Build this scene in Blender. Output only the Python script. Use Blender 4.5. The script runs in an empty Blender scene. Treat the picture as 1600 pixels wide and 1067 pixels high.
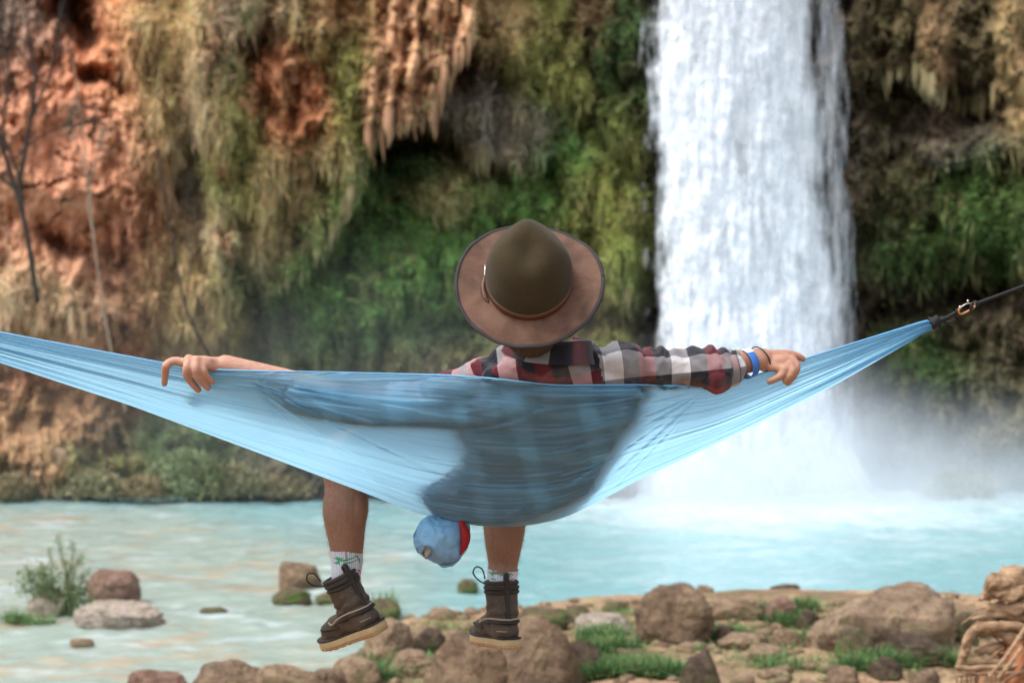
import bpy, bmesh, math, random
import numpy as np
from mathutils import Vector, Matrix
from mathutils.bvhtree import BVHTree

random.seed(7)
RNG = np.random.default_rng(7)
SC = bpy.context.scene
COL = SC.collection
R = math.radians

# ---------------------------------------------------------------- camera, sky, sun, exposure
CAMZ = 2.9
FPX = 1600 * 60 / 36.0
cd = bpy.data.cameras.new('camera')
cd.lens = 60; cd.sensor_width = 36; cd.clip_end = 400; cd.clip_start = 0.1
cd.dof.use_dof = True; cd.dof.focus_distance = 4.4; cd.dof.aperture_fstop = 3.8
cam = bpy.data.objects.new('camera', cd); COL.objects.link(cam)
cam.location = (0, 0, CAMZ); cam.rotation_euler = (R(90), 0, 0)
SC.camera = cam

SUN_EL, SUN_AZ = 60.0, -118.0        # azimuth from +Y towards +X (degrees): high on the left, a veiled sun
w = bpy.data.worlds.new("World"); SC.world = w; w.use_nodes = True
wn = w.node_tree; wn.nodes.clear()
sky = wn.nodes.new('ShaderNodeTexSky'); sky.sky_type = 'NISHITA'; sky.sun_disc = False
sky.sun_elevation = R(SUN_EL); sky.sun_rotation = R(SUN_AZ)
sky.air_density = 1.0; sky.dust_density = 3.0; sky.ozone_density = 1.0
hs = wn.nodes.new('ShaderNodeHueSaturation'); hs.inputs['Saturation'].default_value = 0.28
bg = wn.nodes.new('ShaderNodeBackground'); bg.inputs[1].default_value = 0.15
wo = wn.nodes.new('ShaderNodeOutputWorld')
wn.links.new(sky.outputs[0], hs.inputs['Color']); wn.links.new(hs.outputs[0], bg.inputs[0]); wn.links.new(bg.outputs[0], wo.inputs[0])
sl = bpy.data.lights.new('sun', 'SUN'); sl.energy = 1.2; sl.angle = R(22); sl.color = (1.0, 0.95, 0.88)
so = bpy.data.objects.new('sun', sl); COL.objects.link(so)
sdir = Vector((math.sin(R(SUN_AZ)) * math.cos(R(SUN_EL)), math.cos(R(SUN_AZ)) * math.cos(R(SUN_EL)), math.sin(R(SUN_EL))))
so.rotation_euler = sdir.to_track_quat('Z', 'Y').to_euler()
SC.view_settings.view_transform = 'Standard'; SC.view_settings.look = 'None'
SC.view_settings.gamma = 1.0; SC.view_settings.use_curve_mapping = False
SC.view_settings.exposure = 1.2
SC.cycles.max_bounces = 8; SC.cycles.diffuse_bounces = 4; SC.cycles.glossy_bounces = 2
SC.cycles.transmission_bounces = 4; SC.cycles.transparent_max_bounces = 16; SC.cycles.volume_bounces = 3
SC.cycles.use_denoising = True
SC.cycles.volume_max_steps = 128
SC.cycles.caustics_reflective = False; SC.cycles.caustics_refractive = False

# ---------------------------------------------------------------- helpers
def at(px, py, Y):
    """A point of the place seen at photo pixel (px, py) standing Y metres away."""
    return Vector(((px - 800) / FPX * Y, Y, CAMZ - (py - 533.5) / FPX * Y))

def atn(px, py, Y):
    return np.stack([(px - 800) / FPX * Y, Y, CAMZ - (py - 533.5) / FPX * Y], -1)

def tag(o, label=None, cat=None, group=None, kind=None):
    if label: o['label'] = label
    if cat: o['category'] = cat
    if group: o['group'] = group
    if kind: o['kind'] = kind
    return o

def empty(name, loc, label, cat, group=None):
    o = bpy.data.objects.new(name, None); COL.objects.link(o); o.location = loc
    o.empty_display_size = 0.1
    return tag(o, label, cat, group)

def link(name, me, mat=None, parent=None, smooth=True):
    o = bpy.data.objects.new(name, me); COL.objects.link(o)
    if mat is not None:
        me.materials.clear(); me.materials.append(mat)
    if smooth and len(me.polygons):
        me.polygons.foreach_set('use_smooth', np.ones(len(me.polygons), bool))
    if parent is not None:
        o.parent = parent
        p = parent; off = Vector((0, 0, 0))
        while p is not None:
            off += Vector(p.location); p = p.parent
        o.location = -off          # parts are written in world coordinates
    return o

def npmesh(name, V, Fq=None, Ft=None):
    me = bpy.data.meshes.new(name)
    V = np.asarray(V, np.float32).reshape(-1, 3)
    loops = []; sizes = []
    if Fq is not None and len(Fq): loops.append(np.asarray(Fq, np.int32).ravel()); sizes.append(np.full(len(Fq), 4))
    if Ft is not None and len(Ft): loops.append(np.asarray(Ft, np.int32).ravel()); sizes.append(np.full(len(Ft), 3))
    loops = np.concatenate(loops); sizes = np.concatenate(sizes)
    me.vertices.add(len(V)); me.vertices.foreach_set('co', V.ravel())
    me.loops.add(len(loops)); me.loops.foreach_set('vertex_index', loops)
    me.polygons.add(len(sizes))
    st = np.concatenate([[0], np.cumsum(sizes)[:-1]]).astype(np.int32)
    me.polygons.foreach_set('loop_start', st); me.polygons.foreach_set('loop_total', sizes.astype(np.int32))
    me.update(calc_edges=True); me.validate()
    return me

def gridfaces(nu, nv, wrap=False):
    """faces of a nu x nv grid, index = i*nv + j; wrap closes j"""
    i = np.arange(nu - 1)[:, None]; j = np.arange(nv if wrap else nv - 1)[None, :]
    j2 = (j + 1) % nv
    a = i * nv + j; b = i * nv + j2; c = (i + 1) * nv + j2; d = (i + 1) * nv + j
    return np.stack([a, b, c, d], -1).reshape(-1, 4)

def setcol(me, C, name='Col'):
    C = np.asarray(C, np.float32)
    if C.shape[1] == 3: C = np.concatenate([C, np.ones((len(C), 1), np.float32)], 1)
    at_ = me.color_attributes.new(name, 'FLOAT_COLOR', 'POINT')
    at_.data.foreach_set('color', C.ravel())

def setvec(me, A, name='uvw'):
    a = me.attributes.new(name, 'FLOAT_VECTOR', 'POINT')
    a.data.foreach_set('vector', np.asarray(A, np.float32).ravel())

# ---- noise
_TAB = [np.random.default_rng(100 + s).random((256, 256)) for s in range(8)]
def vn2(x, y, s=0):
    T = _TAB[s % 8]
    xi = np.floor(x).astype(int); yi = np.floor(y).astype(int)
    fx = x - xi; fy = y - yi
    fx = fx * fx * (3 - 2 * fx); fy = fy * fy * (3 - 2 * fy)
    a = T[xi & 255, yi & 255]; b = T[(xi + 1) & 255, yi & 255]; c = T[xi & 255, (yi + 1) & 255]; d = T[(xi + 1) & 255, (yi + 1) & 255]
    return ((a * (1 - fx) + b * fx) * (1 - fy) + (c * (1 - fx) + d * fx) * fy) * 2 - 1

def fbm2(x, y, s=0, o=4, g=0.5):
    r = 0; a = 1; n = 0
    for k in range(o):
        r = r + a * vn2(x + 17.3 * k, y + 9.1 * k, s + k); n += a
        x, y = x * 1.6 * 1.25 - y * 0.6 * 1.25, x * 0.6 * 1.25 * 1.0 + y * 1.6 * 1.25
        a *= g
    return r / n

def fbmS(x, y, s=0, o=4, g=0.5):
    """unrotated fbm (keeps streak directions)"""
    r = 0; a = 1; n = 0
    for k in range(o):
        r = r + a * vn2(x + 17.3 * k, y + 9.1 * k, s + k); n += a
        x = x * 2.03; y = y * 2.03; a *= g
    return r / n

_H = np.random.default_rng(5).random((64, 64, 64))
def vn3(p):
    i = np.floor(p).astype(int); f = p - i; f = f * f * (3 - 2 * f)
    def h(a, b, c): return _H[(i[:, 0] + a) & 63, (i[:, 1] + b) & 63, (i[:, 2] + c) & 63]
    x, y, z = f[:, 0], f[:, 1], f[:, 2]
    r = ((h(0,0,0)*(1-x)+h(1,0,0)*x)*(1-y)+(h(0,1,0)*(1-x)+h(1,1,0)*x)*y)*(1-z) + ((h(0,0,1)*(1-x)+h(1,0,1)*x)*(1-y)+(h(0,1,1)*(1-x)+h(1,1,1)*x)*y)*z
    return r * 2 - 1

def fbm3(p, o=4, g=0.5):
    r = 0; a = 1; n = 0
    for k in range(o):
        r = r + a * vn3(p + 11.7 * k); n += a; p = p * 2.03; a *= g
    return r / n

def sstep(a, b, x):
    t = np.clip((x - a) / (b - a), 0, 1); return t * t * (3 - 2 * t)

def polymask(PX, PY, pts, soft):
    """1 inside the outline, 0 outside, soft edge (signed distance / soft)"""
    ins = np.zeros(PX.shape, bool); dist = np.full(PX.shape, 1e9)
    n = len(pts)
    for i in range(n):
        x1, y1 = pts[i]; x2, y2 = pts[(i + 1) % n]
        c = ((y1 > PY) != (y2 > PY))
        with np.errstate(divide='ignore', invalid='ignore'):
            xi = (x2 - x1) * (PY - y1) / ((y2 - y1) if y2 != y1 else 1e-9) + x1
        ins ^= c & (PX < xi)
        dx, dy = x2 - x1, y2 - y1
        t = np.clip(((PX - x1) * dx + (PY - y1) * dy) / (dx * dx + dy * dy + 1e-9), 0, 1)
        dist = np.minimum(dist, np.hypot(PX - x1 - t * dx, PY - y1 - t * dy))
    sd = np.where(ins, dist, -dist)
    return sstep(-soft, soft, sd)

# ---- materials
class NT:
    def __init__(s, name):
        s.m = bpy.data.materials.new(name); s.m.use_nodes = True
        s.t = s.m.node_tree; s.t.nodes.clear()
        s.out = s.n('OutputMaterial')
    def n(s, typ, **kw):
        nd = s.t.nodes.new('ShaderNode' + typ)
        for k, v in kw.items(): setattr(nd, k, v)
        return nd
    def set(s, nd, inp, v):
        i = nd.inputs[inp]
        if isinstance(v, bpy.types.NodeSocket): s.t.links.new(v, i)
        elif isinstance(v, (tuple, list)) and len(v) == 3 and i.type == 'RGBA': i.default_value = (*v, 1)
        else: i.default_value = v
        return nd
    def attr(s, name, vec=False):
        a = s.n('Attribute'); a.attribute_name = name
        return a.outputs['Vector' if vec else 'Color']
    def coord(s, which='Object'): return s.n('TexCoord').outputs[which]
    def mapping(s, v, scale=(1, 1, 1), rot=(0, 0, 0), loc=(0, 0, 0)):
        m = s.n('Mapping'); s.set(m, 'Vector', v); m.inputs['Scale'].default_value = scale
        m.inputs['Rotation'].default_value = rot; m.inputs['Location'].default_value = loc
        return m.outputs[0]
    def noise(s, v, scale, detail=4, rough=0.55, dist=0.0, out='Fac'):
        m = s.n('TexNoise'); s.set(m, 'Vector', v); s.set(m, 'Scale', scale); s.set(m, 'Detail', detail); s.set(m, 'Roughness', rough); s.set(m, 'Distortion', dist)
        return m.outputs[out]
    def voro(s, v, scale, feature='F1', out='Distance', rnd=1.0):
        m = s.n('TexVoronoi'); m.feature = feature; s.set(m, 'Vector', v); s.set(m, 'Scale', scale); s.set(m, 'Randomness', rnd)
        return m.outputs[out]
    def ramp(s, f, stops, interp='LINEAR'):
        m = s.n('ValToRGB'); m.color_ramp.interpolation = interp
        el = m.color_ramp.elements
        while len(el) < len(stops): el.new(0.5)
        for e, (p, c) in zip(el, stops):
            e.position = p; e.color = (*c, 1) if isinstance(c, (tuple, list)) else (c, c, c, 1)
        s.set(m, 'Fac', f); return m.outputs[0]
    def mix(s, f, a, b, blend='MIX'):
        m = s.n('Mix', data_type='RGBA', blend_type=blend)
        s.set(m, 0, f); s.set(m, 6, a); s.set(m, 7, b); return m.outputs[2]
    def math(s, op, a, b=0.0, c=None, clamp=False):
        m = s.n('Math', operation=op, use_clamp=clamp); s.set(m, 0, a); s.set(m, 1, b)
        if c is not None: s.set(m, 2, c)
        return m.outputs[0]
    def maprange(s, v, a, b, c=0.0, d=1.0):
        m = s.n('MapRange'); s.set(m, 0, v); s.set(m, 1, a); s.set(m, 2, b); s.set(m, 3, c); s.set(m, 4, d); return m.outputs[0]
    def sep(s, v):
        m = s.n('SeparateXYZ'); s.set(m, 0, v); return m.outputs
    def comb(s, x, y, z):
        m = s.n('CombineXYZ'); s.set(m, 0, x); s.set(m, 1, y); s.set(m, 2, z); return m.outputs[0]
    def bump(s, h, strength, dist=0.01, normal=None):
        m = s.n('Bump'); s.set(m, 'Height', h); s.set(m, 'Strength', strength); s.set(m, 'Distance', dist)
        if normal is not None: s.set(m, 'Normal', normal)
        return m.outputs[0]
    def bsdf(s, color, rough=0.8, normal=None, spec=0.3, **kw):
        b = s.n('BsdfPrincipled'); s.set(b, 'Base Color', color); s.set(b, 'Roughness', rough); s.set(b, 'Specular IOR Level', spec)
        if normal is not None: s.set(b, 'Normal', normal)
        for k, v in kw.items(): s.set(b, k.replace('_', ' '), v)
        return b
    def fin(s, sh):
        s.t.links.new(sh.outputs[0] if not isinstance(sh, bpy.types.NodeSocket) else sh, s.out.inputs['Surface']); return s.m
    def mixsh(s, f, a, b):
        m = s.n('MixShader'); s.set(m, 0, f)
        s.t.links.new(a if isinstance(a, bpy.types.NodeSocket) else a.outputs[0], m.inputs[1])
        s.t.links.new(b if isinstance(b, bpy.types.NodeSocket) else b.outputs[0], m.inputs[2]); return m

def lin(r, g, b):
    f = lambda c: ((c / 255) / 12.92 if c / 255 <= 0.04045 else ((c / 255 + 0.055) / 1.055) ** 2.4)
    return (f(r), f(g), f(b))

def simple(name, col, rough=0.7, nscale=60, var=0.25, bs=0.15, bd=0.002, spec=0.3, **kw):
    t = NT(name); v = t.coord()
    n = t.noise(v, nscale, 5, 0.6)
    c = t.mix(t.math('MULTIPLY', n, var * 2), col, tuple(x * 0.35 for x in col))
    return t.fin(t.bsdf(c, rough, t.bump(n, bs, bd), spec, **kw))

# ---- swept solids, used before a voxel remesh or as they are
def _frames(P):
    n = len(P); T = np.gradient(P, axis=0) if n > 1 else np.array([[0, 0, 1.0]])
    T /= np.linalg.norm(T, axis=1, keepdims=True) + 1e-12
    up = np.array([0, 0, 1.0]) if abs(T[0, 2]) < 0.9 else np.array([1.0, 0, 0])
    U = np.zeros_like(P); u = np.cross(T[0], up); u /= np.linalg.norm(u)
    for i in range(n):
        u = u - T[i] * np.dot(u, T[i]); u /= np.linalg.norm(u) + 1e-12; U[i] = u
    return T, U, np.cross(T, U)

def catmull(P, k=6):
    P = np.asarray(P, float)
    if len(P) < 3: 
        t = np.linspace(0, 1, k + 1)[:, None]; return P[0] * (1 - t) + P[-1] * t
    Q = np.vstack([2 * P[0] - P[1], P, 2 * P[-1] - P[-2]]); out = []
    for i in range(1, len(Q) - 2):
        for t in np.linspace(0, 1, k, endpoint=False):
            a, b, c, d = Q[i - 1], Q[i], Q[i + 1], Q[i + 2]
            out.append(0.5 * ((2 * b) + (c - a) * t + (2 * a - 5 * b + 4 * c - d) * t * t + (3 * b - a - 3 * c + d) * t ** 3))
    out.append(Q[-2]); return np.array(out)

def tube_data(P, rad, ns=10, k=6, caps=True, flat=1.0, smoothp=True):
    """P list of points, rad per point -> verts, quads, tris (closed)"""
    P = np.asarray([tuple(p) for p in P], float); rad = np.asarray(rad, float) * np.ones(len(P))
    A = np.hstack([P, rad[:, None]])
    A = catmull(A, k) if (smoothp and k > 1) else A
    P = A[:, :3]; rad = np.maximum(A[:, 3], 1e-4)
    if caps:   # rounded ends
        T0 = P[0] - P[1]; T0 /= np.linalg.norm(T0); T1 = P[-1] - P[-2]; T1 /= np.linalg.norm(T1)
        r0, r1 = rad[0], rad[-1]
        s = [(0.95, .3), (0.75, .66), (0.4, .917)]
        P = np.vstack([[P[0] + T0 * r0 * a for a, _ in s], P, [P[-1] + T1 * r1 * a for a, _ in s[::-1]]])
        rad = np.concatenate([[r0 * b for _, b in s], rad, [r1 * b for _, b in s[::-1]]])
    T, U, W = _frames(P)
    a = np.arange(ns) / ns * 2 * np.pi
    V = P[:, None, :] + rad[:, None, None] * (np.cos(a)[None, :, None] * U[:, None, :] + flat * np.sin(a)[None, :, None] * W[:, None, :])
    V = V.reshape(-1, 3); nr = len(P)
    F = gridfaces(nr, ns, wrap=True)
    V = np.vstack([V, P[0], P[-1]]); c0, c1 = len(V) - 2, len(V) - 1
    j = np.arange(ns); j2 = (j + 1) % ns
    t0 = np.stack([np.full(ns, c0), j2, j], -1); t1 = np.stack([np.full(ns, c1), (nr - 1) * ns + j, (nr - 1) * ns + j2], -1)
    return V, F, np.vstack([t0, t1])

_ico = None
def ellipsoid_data(c, r, rot=None, sub=3):
    bm = bmesh.new(); bmesh.ops.create_icosphere(bm, subdivisions=sub, radius=1)
    V = np.array([v.co for v in bm.verts]); F = np.array([[v.index for v in f.verts] for f in bm.faces]); bm.free()
    V = V * np.asarray(r)
    if rot is not None: V = V @ np.array(rot).T
    return V + np.array(c), np.zeros((0, 4), int), F

def merge(parts):
    Vs, Qs, Ts = [], [], []; o = 0
    for V, Q, T in parts:
        Vs.append(V); 
        if len(Q): Qs.append(np.asarray(Q) + o)
        if len(T): Ts.append(np.asarray(T) + o)
        o += len(V)
    return np.vstack(Vs), (np.vstack(Qs) if Qs else None), (np.vstack(Ts) if Ts else None)

def solid(name, parts, mat, parent=None, smooth=True):
    return link(name, npmesh(name, *merge(parts)), mat, parent, smooth)

def fused(name, parts, voxel, smooth=6):
    """one continuous surface grown over overlapping solids"""
    me = npmesh(name, *merge(parts))
    o = bpy.data.objects.new('tmp_fuse', me); COL.objects.link(o)
    m = o.modifiers.new('r', 'REMESH'); m.mode = 'VOXEL'; m.voxel_size = voxel
    if smooth:
        s = o.modifiers.new('s', 'SMOOTH'); s.factor = 0.5; s.iterations = smooth
    dg = bpy.context.evaluated_depsgraph_get()
    out = bpy.data.meshes.new_from_object(o.evaluated_get(dg))
    bpy.data.objects.remove(o); bpy.data.meshes.remove(me); out.name = name
    return out

def getco(me):
    a = np.empty(len(me.vertices) * 3, np.float32); me.vertices.foreach_get('co', a); return a.reshape(-1, 3).astype(float)
def getno(me):
    a = np.empty(len(me.vertices) * 3, np.float32); me.vertices.foreach_get('normal', a); return a.reshape(-1, 3).astype(float)
def setco(me, V):
    me.vertices.foreach_set('co', np.asarray(V, np.float32).ravel()); me.update()
# ================================================================ THE CLIFF
CORANGE = (.52, .215, .105); CSALMON = (.56, .27, .165); CTRAV = (.60, .35, .20); CTAN = (.50, .37, .19); CPALE = (.56, .46, .30)
CGREEN = (.14, .27, .075); CDGREEN = (.06, .12, .04); COLIVE = (.23, .235, .07); CYEL = (.29, .33, .09)
CBROWN = (.19, .12, .065); CDARK = (.075, .055, .038); CGREY = (.22, .195, .17); CMUD = (.36, .22, .12)
step = 2.6
gx = np.arange(-300, 1900, step); gy = np.arange(-340, 812, step)
GX, GY = np.meshgrid(gx, gy, indexing='ij')
wx = fbm2(GX / 70, GY / 70, 0, 4) * 26 + fbm2(GX / 18, GY / 18, 3, 3) * 9
wy = fbm2(GX / 70 + 40, GY / 70 + 9, 1, 4) * 26 + fbm2(GX / 18, GY / 26 + 7, 4, 3) * 9
WX = GX + wx; WY = GY + wy

def blob(x, y, rx, ry, rot=0, p=2.0, warp=True):
    X = (WX if warp else GX) - x; Yb = (WY if warp else GY) - y
    c, s = math.cos(R(rot)), math.sin(R(rot))
    return np.exp(-(((X * c + Yb * s) / rx) ** 2 + ((-X * s + Yb * c) / ry) ** 2) ** (p / 2))

d = np.zeros_like(GX)
# canyon wall steps back upwards, bank at the foot
foot = sstep(520, 775, GY)
d += foot * np.interp(GX, [-300, 450, 560, 1000, 1340, 1900], [2.6, 2.3, 1.5, 1.3, 1.0, 1.4])
d -= sstep(300, -340, GY) * 0.8
# overhanging travertine curtain and the hung mass below it
P_over = [(330, -420), (760, -420), (748, 0), (738, 75), (695, 135), (680, 188), (635, 192), (600, 218), (574, 238), (560, 300), (532, 352), (505, 402), (468, 432), (425, 446), (392, 425), (372, 470), (335, 440), (325, 300), (300, 100)]
over = polymask(GX + wx * 0.5, GY + wy * 0.7 + vn2(GX / 9, GY / 200, 2) * 13, P_over, 9)
d += over * 1.75
P_trav = [(566, -420), (756, -420), (745, 10), (735, 72), (692, 132), (676, 186), (640, 192), (602, 214), (574, 236), (566, 150), (590, 60)]
trav = polymask(GX + wx * 0.35, GY + wy * 0.3 + vn2(GX / 8, GY / 300, 5) * 16, P_trav, 7)
tor2 = blob(455, 150, 52, 85, 0, 4)
colm = np.abs(vn2(GX / 15 + vn2(GX / 60, GY / 90, 1) * 1.0 + GY / 190, GY / 240, 6)); colm2 = np.abs(vn2(GX / 6.5 + GY / 120, GY / 90, 7))
d += (trav + tor2 * 0.6 + over * 0.25) * (colm * 0.75 + colm2 * 0.25 - 0.2)
d -= sstep(330, 150, GY) * sstep(540, 620, GX) * sstep(1010, 960, GX) * (1 - over) * 0.6
d += sstep(250, 560, GY) * sstep(400, 470, GX) * sstep(1010, 980, GX) * 1.2
for (x, y, rx, ry, rot, a, p) in [
    (105, 300, 135, 190, 10, 1.5, 3.5), (265, 100, 95, 165, 0, 2.1, 4), (200, 60, 60, 60, 0, 1.0, 3), (60, 470, 130, 75, 0, 1.5, 3), (-20, 120, 80, 140, 0, 1.2, 3),
    (385, 260, 60, 110, -10, 1.2, 3), (300, 430, 90, 130, 10, 0.9, 3), (180, 520, 80, 80, 0, .7, 3), (790, 205, 85, 62, 8, 1.5, 4), (850, 90, 62, 95, 0, 1.7, 4), (905, 250, 42, 120, 0, 1.1, 3),
    (772, 60, 60, 50, 0, 1.3, 4), (968, 345, 52, 150, 0, 1.3, 3.5), (960, 90, 60, 110, 0, 1.0, 3), (690, 290, 75, 42, 10, .9, 4), (560, 470, 120, 60, 6, .9, 3), (700, 420, 110, 60, -5, .6, 3),
    (800, 320, 70, 50, 0, .6, 3), (640, 560, 160, 34, 3, .9, 3), (880, 545, 130, 30, -3, .8, 3), (470, 540, 50, 60, 20, .8, 3),
    (68, 735, 62, 34, 0, .9, 3), (285, 712, 66, 58, 0, 1.2, 3), (360, 745, 55, 32, 0, .8, 3), (190, 745, 70, 26, 0, .8, 3), (440, 745, 66, 34, 0, .7, 3), (150, 640, 60, 70, 0, .7, 3),
    (0, 700, 60, 30, 0, .8, 3), (600, 740, 60, 34, 0, .5, 3),
    (1465, 95, 28, 85, 0, 1.5, 4), (1585, 110, 32, 130, 0, 1.6, 4), (1390, 40, 60, 70, 0, 1.0, 3), (1530, 40, 60, 60, 0, .8, 3), (1500, 235, 120, 26, 4, 1.0, 4), (1430, 340, 110, 70, 0, .9, 3), (1560, 360, 90, 90, 0, .8, 3),
    (1400, 420, 60, 40, 0, .5, 3), (1570, 520, 90, 50, 0, .6, 3), (1450, 600, 90, 60, 0, .7, 3), (1580, 680, 80, 60, 0, .8, 3), (1385, 700, 60, 60, 0, .5, 3), (1700, 300, 120, 300, 0, 1.4, 3)]:
    d += a * blob(x, y, rx, ry, rot, p)
for (x, y, rx, ry, rot, a, p) in [(118, 22, 34, 40, 10, 2.2, 3), (150, 108, 26, 15, 20, 1.2, 3), (192, 128, 20, 18, -30, 1.2, 3), (398, 82, 22, 34, 0, 1.6, 3), (100, 375, 42, 13, 35, .9, 3), (372, 430, 22, 50, 8, 1.2, 3),
    (640, 215, 70, 26, -15, 1.6, 3), (700, 235, 40, 26, 0, 1.0, 3), (548, 380, 14, 70, 30, 1.0, 3), (920, 120, 14, 90, 0, 1.0, 3), (925, 430, 34, 60, 0, 1.0, 3), (985, 500, 30, 30, 0, .8, 3), (830, 395, 60, 20, 0, .6, 3),
    (1170, 300, 170, 700, 0, 1.4, 5), (1520, 170, 80, 30, 0, 1.3, 3), (1400, 180, 40, 60, 0, .9, 3), (1440, 480, 110, 26, -6, 1.1, 3), (1560, 450, 60, 22, 0, .9, 3), (1370, 560, 40, 60, 0, .8, 3), (1500, 540, 60, 20, 10, .7, 3), (1480, 670, 50, 20, 0, .6, 3),
    (590, 505, 40, 10, 0, .6, 2), (500, 590, 40, 40, 0, .7, 3), (130, 560, 60, 30, 0, .8, 3), (300, 610, 60, 30, 0, .7, 3)]:
    d -= a * blob(x, y, rx, ry, rot, p)
nb = fbm2(GX / 120, GY / 140, 2, 6, 0.52)
rid = 1 - np.abs(fbm2(GX / 46, GY / 70, 5, 5, 0.55)) * 2
fine = fbm2(GX / 14, GY / 20, 1, 4, 0.6)
strk = fbmS(GX / 10, GY / 60, 3, 4, 0.6)
d += nb * 1.25 + (rid - .6) * 0.85 + fine * 0.24 + strk * 0.24
smooth_o = blob(105, 270, 110, 140, 10, 4)
d = d - smooth_o * (fine * 0.19 + strk * 0.21 + (rid - .6) * .62)
crk = np.abs(vn2(GX / 60 + GY / 300 + wx / 40, GY / 26 + wy / 30, 4)); d -= smooth_o * 0.35 * sstep(.08, 0, crk)
CD = 34.6 - d
# keep the foot in front of the water line only where the bank is
CP = atn(GX, GY, CD)

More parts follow.
